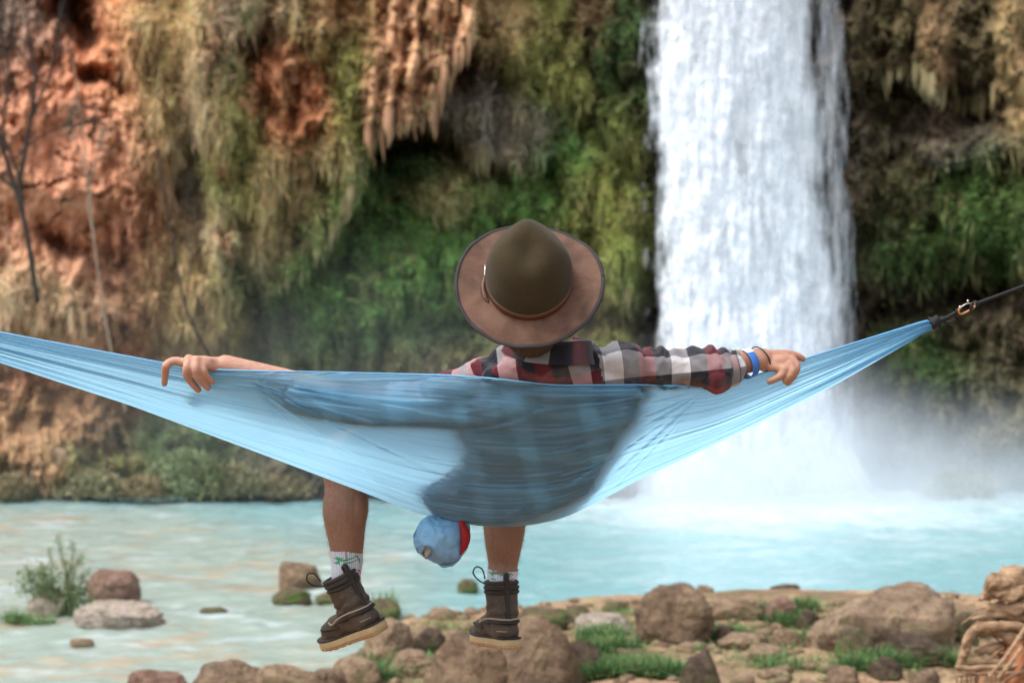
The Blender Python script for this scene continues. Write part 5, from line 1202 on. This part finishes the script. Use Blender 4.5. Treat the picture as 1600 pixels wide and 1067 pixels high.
rock(600, 684, 1014, 1056, 'tan', 'tan flaky rock at the foot of the dark round rock', None, .7)
rock(512, 598, 1026, 1068, 'tan', 'tan log-shaped stone lying diagonal at the bottom', None, .4, 4)
rock(714, 748, 904, 928, 'moss', 'small green rock in the water between the boots', None, .4)
rock(666, 712, 948, 968, 'tan', 'low tan stone in the shallows between the boots', None, .4)
rock(198, 296, 1044, 1090, 'red', 'rough reddish rock at the bottom edge, furthest left', None, .7, 5)
rock(286, 420, 1032, 1090, 'brown', 'rough brown rock at the bottom edge left of centre', None, .7, 5)
rock(400, 500, 1035, 1090, 'tan', 'rough tan rock at the bottom edge touching the rough brown one', None, .7, 5)
rock(470, 545, 1044, 1090, 'brown', 'rough brown rock at the bottom edge under the left boot', None, .7)
rock(20, 118, 699, 768, 'tan', 'tan boulder on the far bank under the left end of the hammock', None, .5, 5, D=31.3)
rock(118, 190, 655, 716, 'brown', 'rounded brown boulder on the far bank behind the tan one', None, .6, 5, D=32.2)
# pebbles on the sand (nobody could count them)
parts = []
Vp, Fp = icos(1)
for i in range(800):
    px = random.uniform(520, 1600); row = random.uniform(948, 1080); D_ = (CAMZ - .5) * FPX / (row - 533.5) ; x = (px - 800) / FPX * D_
    z = float(ground_z(x, D_)); 
    if z < .03: continue
    s_ = random.choice([.012, .018, .025, .04, .04, .06]) * random.uniform(.6, 1.3)
    parts.append((Vp * np.array([s_ * 1.2, s_, s_ * .7]) * RNG.uniform(.8, 1.2, (len(Vp), 1)) + np.array([x, D_, z + s_ * .2]), [], Fp))
tag(solid('pebbles', parts, RM['tan'], None, False), 'loose pebbles strewn on the sandy shore', 'pebbles', None, 'stuff')

# ================================================================ PLANTS ON THE SHORE
M_GRASS = leafmat('grass_blade', .4)
def blades(name, spots, n, L, W_, cols_, label, cat, mat=M_GRASS, kind='stuff', parent=None):
    Vs, Cs = [], []
    tot = sum(s_[3] for s_ in spots)
    for (x, y, r_, wgt, *q) in spots:
        k_ = max(1, int(n * wgt / tot)); a_ = RNG.uniform(0, 6.283, k_); rr = r_ * np.sqrt(RNG.random(k_)); bx = x + np.cos(a_) * rr; by = y + np.sin(a_) * rr * .6
        bz = (ground_z(bx, by) if not q else np.full(k_, q[0])) - .01
        ln = L * RNG.uniform(.4, 1.3, k_); an = RNG.uniform(0, 6.283, k_); lean = RNG.uniform(.1, 1.3, k_)
        dr = np.stack([np.cos(an) * lean, np.sin(an) * lean, np.ones(k_)], -1); dr /= np.linalg.norm(dr, axis=1, keepdims=True); sd = np.stack([-np.sin(an), np.cos(an), 0 * an], -1) * (W_ * RNG.uniform(.6, 1.3, k_))[:, None]
        b = np.stack([bx, by, bz], -1); m_ = b + dr * ln[:, None] * .55; tp = b + dr * ln[:, None] + np.stack([np.cos(an), np.sin(an), -.6 + 0 * an], -1) * (ln * lean * .4)[:, None]
        Vs.append(np.stack([b - sd * .5, m_ - sd * .5, tp, m_ + sd * .5], 1).reshape(-1, 3))
        c_ = np.array(cols_)[RNG.integers(0, len(cols_), k_)] * RNG.uniform(.6, 1.5, (k_, 1)); Cs.append(np.repeat(c_, 4, 0))
    V = np.vstack(Vs); me = npmesh(name, V, np.arange(len(V)).reshape(-1, 4)); setcol(me, np.vstack(Cs))
    o = link(name, me, mat, parent, False)
    if kind: tag(o, label, cat, None, kind)
    else: tag(o, label, cat)
    return o
GC = [(.11, .24, .08), (.15, .27, .10), (.07, .15, .06), (.20, .24, .10)]
spots = []
for (px, row, rpx, wt) in [(780, 1064, 50, 3), (850, 1060, 60, 4), (920, 1056, 60, 4), (985, 1052, 60, 4), (1040, 1058, 30, 1.5), (960, 1018, 40, 1.5), (940, 1000, 40, 1), (960, 985, 26, .6), (1170, 965, 40, 1.6), (1240, 975, 34, 1.6), (1255, 955, 20, .8), (1150, 1000, 30, .8), (1120, 1000, 20, .5),
    (1340, 1045, 30, .7), (1400, 1040, 40, 1.2), (1450, 1010, 26, .8), (1370, 1000, 30, .6), (1480, 1040, 24, .6), (1020, 1000, 24, .4), (600, 1040, 30, .5), (640, 1050, 24, .4), (590, 1060, 24, .4), (1210, 1045, 40, .3), (1270, 1005, 30, .4), (560, 1060, 20, .2)]:
    D_, z = place(px, row); spots.append(((px - 800) / FPX * D_, D_, rpx / FPX * D_, wt))
blades('grass', spots, 22000, .15, .010, GC, 'short green grass among the shore rocks', 'grass')
spots = [((px - 800) / FPX * place(px, row)[0], place(px, row)[0], rpx / FPX * 14, wt) for px, row, rpx, wt in [(1010, 960, 60, .5), (880, 975, 60, .5), (1150, 960, 60, .6), (1230, 950, 50, .6), (620, 1030, 60, .6), (700, 980, 60, .3), (1340, 1040, 90, .8), (1480, 1000, 60, .6), (1000, 1030, 200, 1), (1300, 1000, 200, 1), (1200, 960, 200, 1), (700, 1060, 100, .4)]]
blades('sparse_grass', spots, 6000, .08, .009, GC, 'sparse low sprouts scattered over the sand', 'grass')
def tuft(px, row, h, r_px, n, label, z=None, cols_=GC):
    D_, zz = place(px, row); x = (px - 800) / FPX * D_
    blades('grass_tuft', [(x, D_, r_px / FPX * D_, 1, zz if z is None else z)], n, h, .012, cols_, label, 'grass tuft', kind=None)
rock(880, 925, 944, 962, 'moss', 'small mossy stone at the water edge above the flat pinkish stone', None, .6)
rock(1196, 1262, 912, 932, 'dark', 'low dark stones at the water edge behind the pointed rock', None, .7, D=18.4)
rock(940, 985, 938, 956, 'moss', 'mossy stone at the water edge left of the round boulder', None, .6)
tuft(600, 962, .28, 18, 260, 'tuft of upright green grass beside the mossy rock right of the left boot')
tuft(25, 972, .16, 22, 260, 'tuft of bright green weed in the shallows, furthest left')
tuft(60, 975, .14, 26, 200, 'low green weed growing between the left tuft and the shrub')
# leafy shrub standing in the shallows on the left
D_, z = place(105, 962); bx = (100 - 800) / FPX * D_
shrub = empty('shrub', (bx, D_, 0), 'loose green shrub with tall stems in front of the pinkish rocks in the shallows', 'shrub')
M_STEM = simple('green_stem', (.10, .13, .06), .7)
def leafcluster(name, pts, n, L, W_, cols_, parent, mat=M_LEAF, spread=.05):
    P = np.array(pts)[RNG.integers(0, len(pts), n)] + RNG.normal(0, spread, (n, 3)); dr = RNG.normal(0, 1, (n, 3)) + [0, 0, .3]; dr /= np.linalg.norm(dr, axis=1, keepdims=True)
    sd = np.cross(dr, RNG.normal(0, 1, (n, 3))); sd /= np.linalg.norm(sd, axis=1, keepdims=True); l_ = L * RNG.uniform(.5, 1.4, (n, 1)); w_ = W_ * RNG.uniform(.5, 1.4, (n, 1))
    V = np.stack([P, P + dr * l_ * .5 - sd * w_ * .5, P + dr * l_, P + dr * l_ * .5 + sd * w_ * .5], 1).reshape(-1, 3)
    me = npmesh(name, V, np.arange(4 * n).reshape(-1, 4)); setcol(me, np.repeat(np.array(cols_)[RNG.integers(0, len(cols_), n)] * RNG.uniform(.6, 1.5, (n, 1)), 4, 0)); return link(name, me, mat, parent, False)
allp = []
for (tx, ty, nb_) in [(92, 835, 6), (112, 842, 6), (76, 858, 4), (128, 868, 4), (140, 890, 3), (60, 892, 3), (104, 880, 3)]:
    b = Vector((bx + random.uniform(-.08, .08), D_ + random.uniform(-.05, .05), -.05)); tp = at(tx, ty, D_); pts = [b, b.lerp(tp, .4) + Vector((random.uniform(-.04, .04), 0, .03)), b.lerp(tp, .75) + Vector((random.uniform(-.03, .03), 0, .02)), tp]
    solid('stem', [tube_data(pts, [.012, .009, .006, .002], 6, 4)], M_STEM, shrub); cp = [tuple(p) for p in catmull([tuple(p) for p in pts], 8)[6:]]
    leafcluster('foliage', cp, 150, .05, .012, [(.15, .22, .09), (.20, .25, .13), (.26, .27, .17)], shrub, spread=.020)
leafcluster('foliage', [tuple(at(px_, py_, D_ + .1)) for px_, py_ in [(60, 905), (75, 915), (95, 930), (110, 940), (90, 950), (130, 945), (120, 920), (50, 912)]], 1500, .06, .022, [(.12, .19, .07), (.17, .22, .10), (.08, .12, .05)], shrub, spread=.09)

# ================================================================ BARE TREES AND FAR BANK BUSHES
M_BARK = simple('grey_bark', (.055, .042, .034), .9, 30, .5, .6, .01); M_BARK2 = simple('pale_bark', (.34, .26, .19), .9, 30, .4, .5, .01)
def bare_tree(base, segs, label, mat, r0, twigs=60, seed=1, group=None, name='bare_tree', L=.5):
    """base: foot of the trunk; segs: polylines of trunk and limbs"""
    rg = random.Random(seed); t_ = empty(name, base, label, 'tree', group)
    for i, (pts, ra_, rb_) in enumerate(segs):
        n = len(pts); solid('trunk' if i == 0 else 'limb', [tube_data(pts, [ra_ + (rb_ - ra_) * k_ / (n - 1) for k_ in range(n)], 8, 4)], mat, t_)
    tw = []
    for i in range(twigs):
        pts, ra_, rb_ = rg.choice(segs[1:] if len(segs) > 1 else segs); C_ = catmull([tuple(p) for p in pts], 6); k_ = rg.randint(len(C_) // 3, len(C_) - 1); b = Vector(C_[k_]); d_ = Vector(C_[min(k_ + 1, len(C_) - 1)]) - Vector(C_[k_ - 1]); d_.normalize()
        d_ = (d_ + Vector((rg.gauss(0, .7), rg.gauss(0, .5), rg.gauss(.25, .5)))).normalized(); l_ = L * rg.uniform(.4, 1.3)
        m_ = b + d_ * l_ * .5 + Vector((rg.gauss(0, .04), rg.gauss(0, .04), .03)); e_ = b + d_ * l_ + Vector((rg.gauss(0, .08), 0, rg.uniform(-.05, .12))); tw.append(tube_data([b, m_, e_], [.009, .006, .002], 5, 3))
        for q in range(3):
            d2 = (d_ + Vector((rg.gauss(0, .8), rg.gauss(0, .5), rg.gauss(.1, .6)))).normalized(); s_ = b.lerp(e_, rg.uniform(.3, .9)); tw.append(tube_data([s_, s_ + d2 * l_ * .25, s_ + d2 * l_ * .5 + Vector((0, 0, .02))], [.005, .004, .0015], 4, 2))
    o = solid('twigs', tw, mat, t_); o['kind'] = 'stuff'; return t_
T1 = 29.5
bare_tree(at(58, 470, T1), [([at(58, 470, T1), at(46, 390, T1), at(35, 330, T1), at(28, 270, T1)], .05, .04), ([at(35, 330, T1), at(10, 250, T1), at(-10, 180, T1), at(-30, 90, T1)], .05, .02), ([at(30, 290, T1), at(45, 200, T1), at(55, 120, T1), at(40, 30, T1)], .045, .012),
    ([at(36, 310, T1), at(16, 290, T1), at(-20, 260, T1), at(-60, 200, T1)], .035, .01), ([at(30, 240, T1), at(60, 215, T1), at(95, 200, T1), at(140, 190, T1)], .022, .006), ([at(47, 190, T1), at(80, 110, T1), at(90, 40, T1), at(110, -30, T1)], .025, .008), ([at(25, 265, T1), at(5, 200, T1), at(15, 120, T1), at(0, 40, T1)], .03, .008),
    ([at(60, 120, T1), at(20, 60, T1), at(30, 0, T1)], .018, .006)], 'dark leafless tree forking in front of the orange rock at far left', M_BARK, .07, 150, 3)
T2 = 30.0
bare_tree(at(215, 690, T2), [([at(196, 640, T2), at(172, 540, T2), at(150, 400, T2), at(135, 260, T2), at(118, 120, T2), at(108, 60, T2)], .026, .008), ([at(150, 400, T2), at(138, 300, T2), at(160, 220, T2)], .016, .006), ([at(135, 260, T2), at(112, 200, T2), at(122, 140, T2)], .014, .005)], 'thin pale leafless sapling right of the dark forked tree', M_BARK2, .04, 26, 5, L=.35)
bare_tree(at(300, 700, T2), [([at(330, 560, T2), at(290, 480, T2), at(262, 330, T2), at(240, 200, T2)], .030, .008), ([at(290, 480, T2), at(300, 380, T2), at(296, 300, T2)], .016, .005)], 'slender bare sapling in front of the hanging dry grass', M_BARK, .03, 24, 8, L=.35)
# brush of dead twigs at the far left top
def bush(px, row, wpx, hpx, D_, cols_, label, n=2600, L=.10, name='bush'):
    c_ = at(px, row, D_); b = empty(name, (c_.x, D_, c_.z), label, 'bush')
    w_ = wpx / FPX * D_ / 2; h_ = hpx / FPX * D_; n0_ = n
    P = RNG.normal(0, 1, (n0_, 3)); P /= np.linalg.norm(P, axis=1, keepdims=True); P[:, 2] = np.abs(P[:, 2]); P *= (RNG.random((n0_, 1)) ** .25) * (1 + .28 * fbm3(P * 2.2 + px, 3))[:, None]
    P = P * [w_, w_ * .6, h_] + [c_.x, D_, c_.z - .05]
    leafcluster('foliage', P, n, L, L * .5, cols_, b, spread=.02)
    solid('stem', [tube_data([(c_.x, D_, c_.z - .1), (c_.x + .02, D_, c_.z + h_ * .6)], [.03, .01], 6, 2), tube_data([(c_.x, D_, c_.z), (c_.x + w_ * .5, D_, c_.z + h_ * .5)], [.02, .008], 6, 2), tube_data([(c_.x, D_, c_.z), (c_.x - w_ * .5, D_, c_.z + h_ * .5)], [.02, .008], 6, 2)], M_BARK, b)
    return b
OL = [(.27, .27, .15), (.32, .29, .17), (.20, .20, .11)]; GR = [(.24, .30, .16), (.28, .33, .18), (.18, .22, .11)]; TN = [(.36, .29, .16), (.28, .24, .14), (.20, .18, .10)]
bush(150, 768, 110, 36, 30.9, OL, 'low olive bush on the far bank beside the tan boulder')
bush(290, 770, 120, 72, 30.9, GR, 'tall rounded green bush on the far bank under the hammock', 4200)
bush(228, 768, 80, 28, 30.7, TN, 'dry yellowish bush left of the tall green bush')
bush(368, 768, 92, 46, 30.8, OL, 'dark olive bush right of the tall green bush', 2600)
bush(445, 768, 84, 34, 31.0, TN, 'brownish low bush nearest the left calf on the far bank')
bush(10, 772, 70, 34, 30.9, TN, 'dry low bush at the left edge of the far bank')
bush(1500, 772, 120, 40, 31.6, OL, 'dim mossy bush in the spray at the foot of the right cliff', 1500)

# ================================================================ DRIFTWOOD AT THE RIGHT EDGE
M_DW = None
t = NT('driftwood'); v = t.coord('Object'); n1 = t.noise(t.mapping(v, (1, 1, 1)), 9, 7, .65, .8); n2 = t.noise(v, 60, 5, .7); 
n3 = t.noise(t.mapping(v, (4, 60, 60)), 1.0, 4, .6); n1 = t.math('MULTIPLY', t.math('ADD', n1, n3), .5); c = t.mix(t.maprange(n1, .36, .62), (.13, .07, .038), (.46, .31, .19)); c = t.mix(t.maprange(n2, .5, .8, 0, .6), c, (.14, .08, .045)); M_DW = t.fin(t.bsdf(c, .85, t.bump(t.math('ADD', n1, t.math('MULTIPLY', n2, .5)), .9, .02), .2))
M_DWO = simple('red_rotten_wood', (.38, .15, .07), .9, 14, .4, .8, .02)
YD = 8.6
dw = empty('driftwood_tangle', at(1600, 1200, YD), 'tangle of weathered roots and splintered branches at the lower right corner', 'driftwood')
def stick(pts, r_, mat=M_DW, nm='branch', wob=.012):
    P = [at(a_, b_, YD + c_) for a_, b_, c_ in pts]; V, Q, T_ = tube_data(P, r_, 16, 12)
    V = V * 1.0; rr_ = np.mean(r_); V += (fbm3(V * np.array([14, 14, 14]) + len(bpy.data.objects), 3) * wob)[:, None] * np.array([.5, 1, 1.2]); V += ((1 - 2 * np.abs(fbm3(V * np.array([9, 70, 70]), 3))) * rr_ * .30)[:, None] * np.array([.2, -1, .9]); link(nm, npmesh(nm, V, Q, T_), mat, dw)
stick([(1549, 918, 0), (1570, 915, .05), (1600, 912, .1), (1680, 905, .1)], [.045, .062, .066, .07], wob=.05)
stick([(1532, 940, -.05), (1548, 931, 0), (1580, 932, 0), (1610, 922, .05), (1690, 915, .1)], [.016, .030, .038, .045, .05], wob=.03)
stick([(1545, 952, .05), (1572, 955, .02), (1610, 948, 0), (1690, 940, 0)], [.018, .034, .03, .04], wob=.03)
stick([(1520, 968, 0), (1556, 962, .0), (1592, 966, .02), (1680, 960, 0)], [.010, .016, .018, .02])
stick([(1516, 990, 0), (1540, 978, -.05), (1580, 980, -.05), (1640, 983, 0)], [.012, .022, .020, .022])
stick([(1530, 984, .05), (1560, 990, .0), (1600, 992, 0), (1680, 990, 0)], [.020, .034, .03, .04], wob=.03)
stick([(1500, 1044, 0), (1508, 1015, 0), (1516, 992, -.02), (1540, 975, .02), (1560, 968, .05)], [.022, .026, .028, .02, .012], wob=.03)
stick([(1524, 1020, 0), (1550, 1012, .02), (1575, 1004, .05), (1620, 1000, .1)], [.008, .020, .022, .03], wob=.03)
stick([(1494, 1044, -.1), (1530, 1043, -.1), (1575, 1040, -.08), (1660, 1038, -.05)], [.010, .014, .015, .02])
stick([(1496, 1053, -.1), (1540, 1051, -.1), (1600, 1052, -.08), (1660, 1050, -.05)], [.010, .012, .014, .015])
stick([(1510, 1036, 0), (1530, 1034, 0), (1560, 1036, 0), (1640, 1040, 0)], [.010, .016, .018, .02])
stick([(1546, 1055, -.25), (1570, 1028, -.22), (1600, 985, -.2), (1630, 945, -.15)], [.008, .011, .012, .012], wob=.004)
stick([(1560, 1058, -.25), (1580, 1034, -.24), (1596, 1010, -.22)], [.010, .011, .006], wob=.004)
stick([(1503, 974, -.1), (1514, 966, -.1), (1524, 958, -.05)], [.003, .004, .003], wob=.002)
stick([(1560, 1072, -.2), (1580, 1056, -.2), (1620, 1040, -.2)], [.006, .008, .008], wob=.002)
stick([(1542, 1032, -.1), (1556, 1020, -.1), (1568, 1012, -.08)], [.003, .004, .003], wob=.002)
for i in range(16):
    x_ = random.uniform(1496, 1560); stick([(x_, 1100, -.05), (x_ + random.uniform(-3, 3), 1075, -.05), (x_ + random.uniform(-4, 4), 1052, -.03)], [.012, .011, .009], wob=.006)
for i in range(80):
    x_ = random.uniform(1525, 1640); y_ = random.uniform(945, 1050); l_ = random.uniform(20, 60); a_ = random.gauss(0, .35); stick([(x_, y_, .08), (x_ + l_ * .5, y_ + l_ * .5 * a_ + random.uniform(-3, 3), .05), (x_ + l_, y_ + l_ * a_, .1)], [.003, random.uniform(.004, .010), .003], wob=.01)
stick([(1600, 1110, 0), (1592, 1060, -.02), (1588, 1020, 0), (1602, 980, .1), (1640, 960, .2)], [.10, .075, .06, .05, .05], M_DWO, 'rotten_trunk', .06)
stick([(1640, 1130, .3), (1640, 1050, .2), (1650, 980, .25), (1660, 930, .3)], [.26, .24, .20, .14], M_DWO, 'rotten_trunk', .10)
stick([(1560, 1120, .25), (1570, 1060, .22), (1585, 1000, .25)], [.16, .12, .06], M_DWO, 'rotten_trunk', .08)

# trees that carry the hammock, just outside the picture
for (p_, label, sg) in ((tr_R, 'bare tree holding the right hammock strap', 1), (tr_L, 'bare tree holding the left hammock strap', -1)):
    zb = float(ground_z(p_.x, p_.y)); b = Vector((p_.x, p_.y, zb - .2)); up3 = Vector((sg * .25, .1, 1))
    top_ = b + up3 * 3.2
    bare_tree(b, [([b, b + up3 * 1.2, b + up3 * 2.2, top_], .17, .10), ([b + up3 * 2.4, b + up3 * 3.3 + Vector((sg * .7, 0, .5)), b + up3 * 4 + Vector((sg * 1.6, .3, 1.2))], .07, .02), ([top_, top_ + Vector((sg * .2, .2, 1.3)), top_ + Vector((sg * .8, 0, 2.4))], .09, .02)], label, M_BARK, .17, 60, 11 + sg, L=.7)
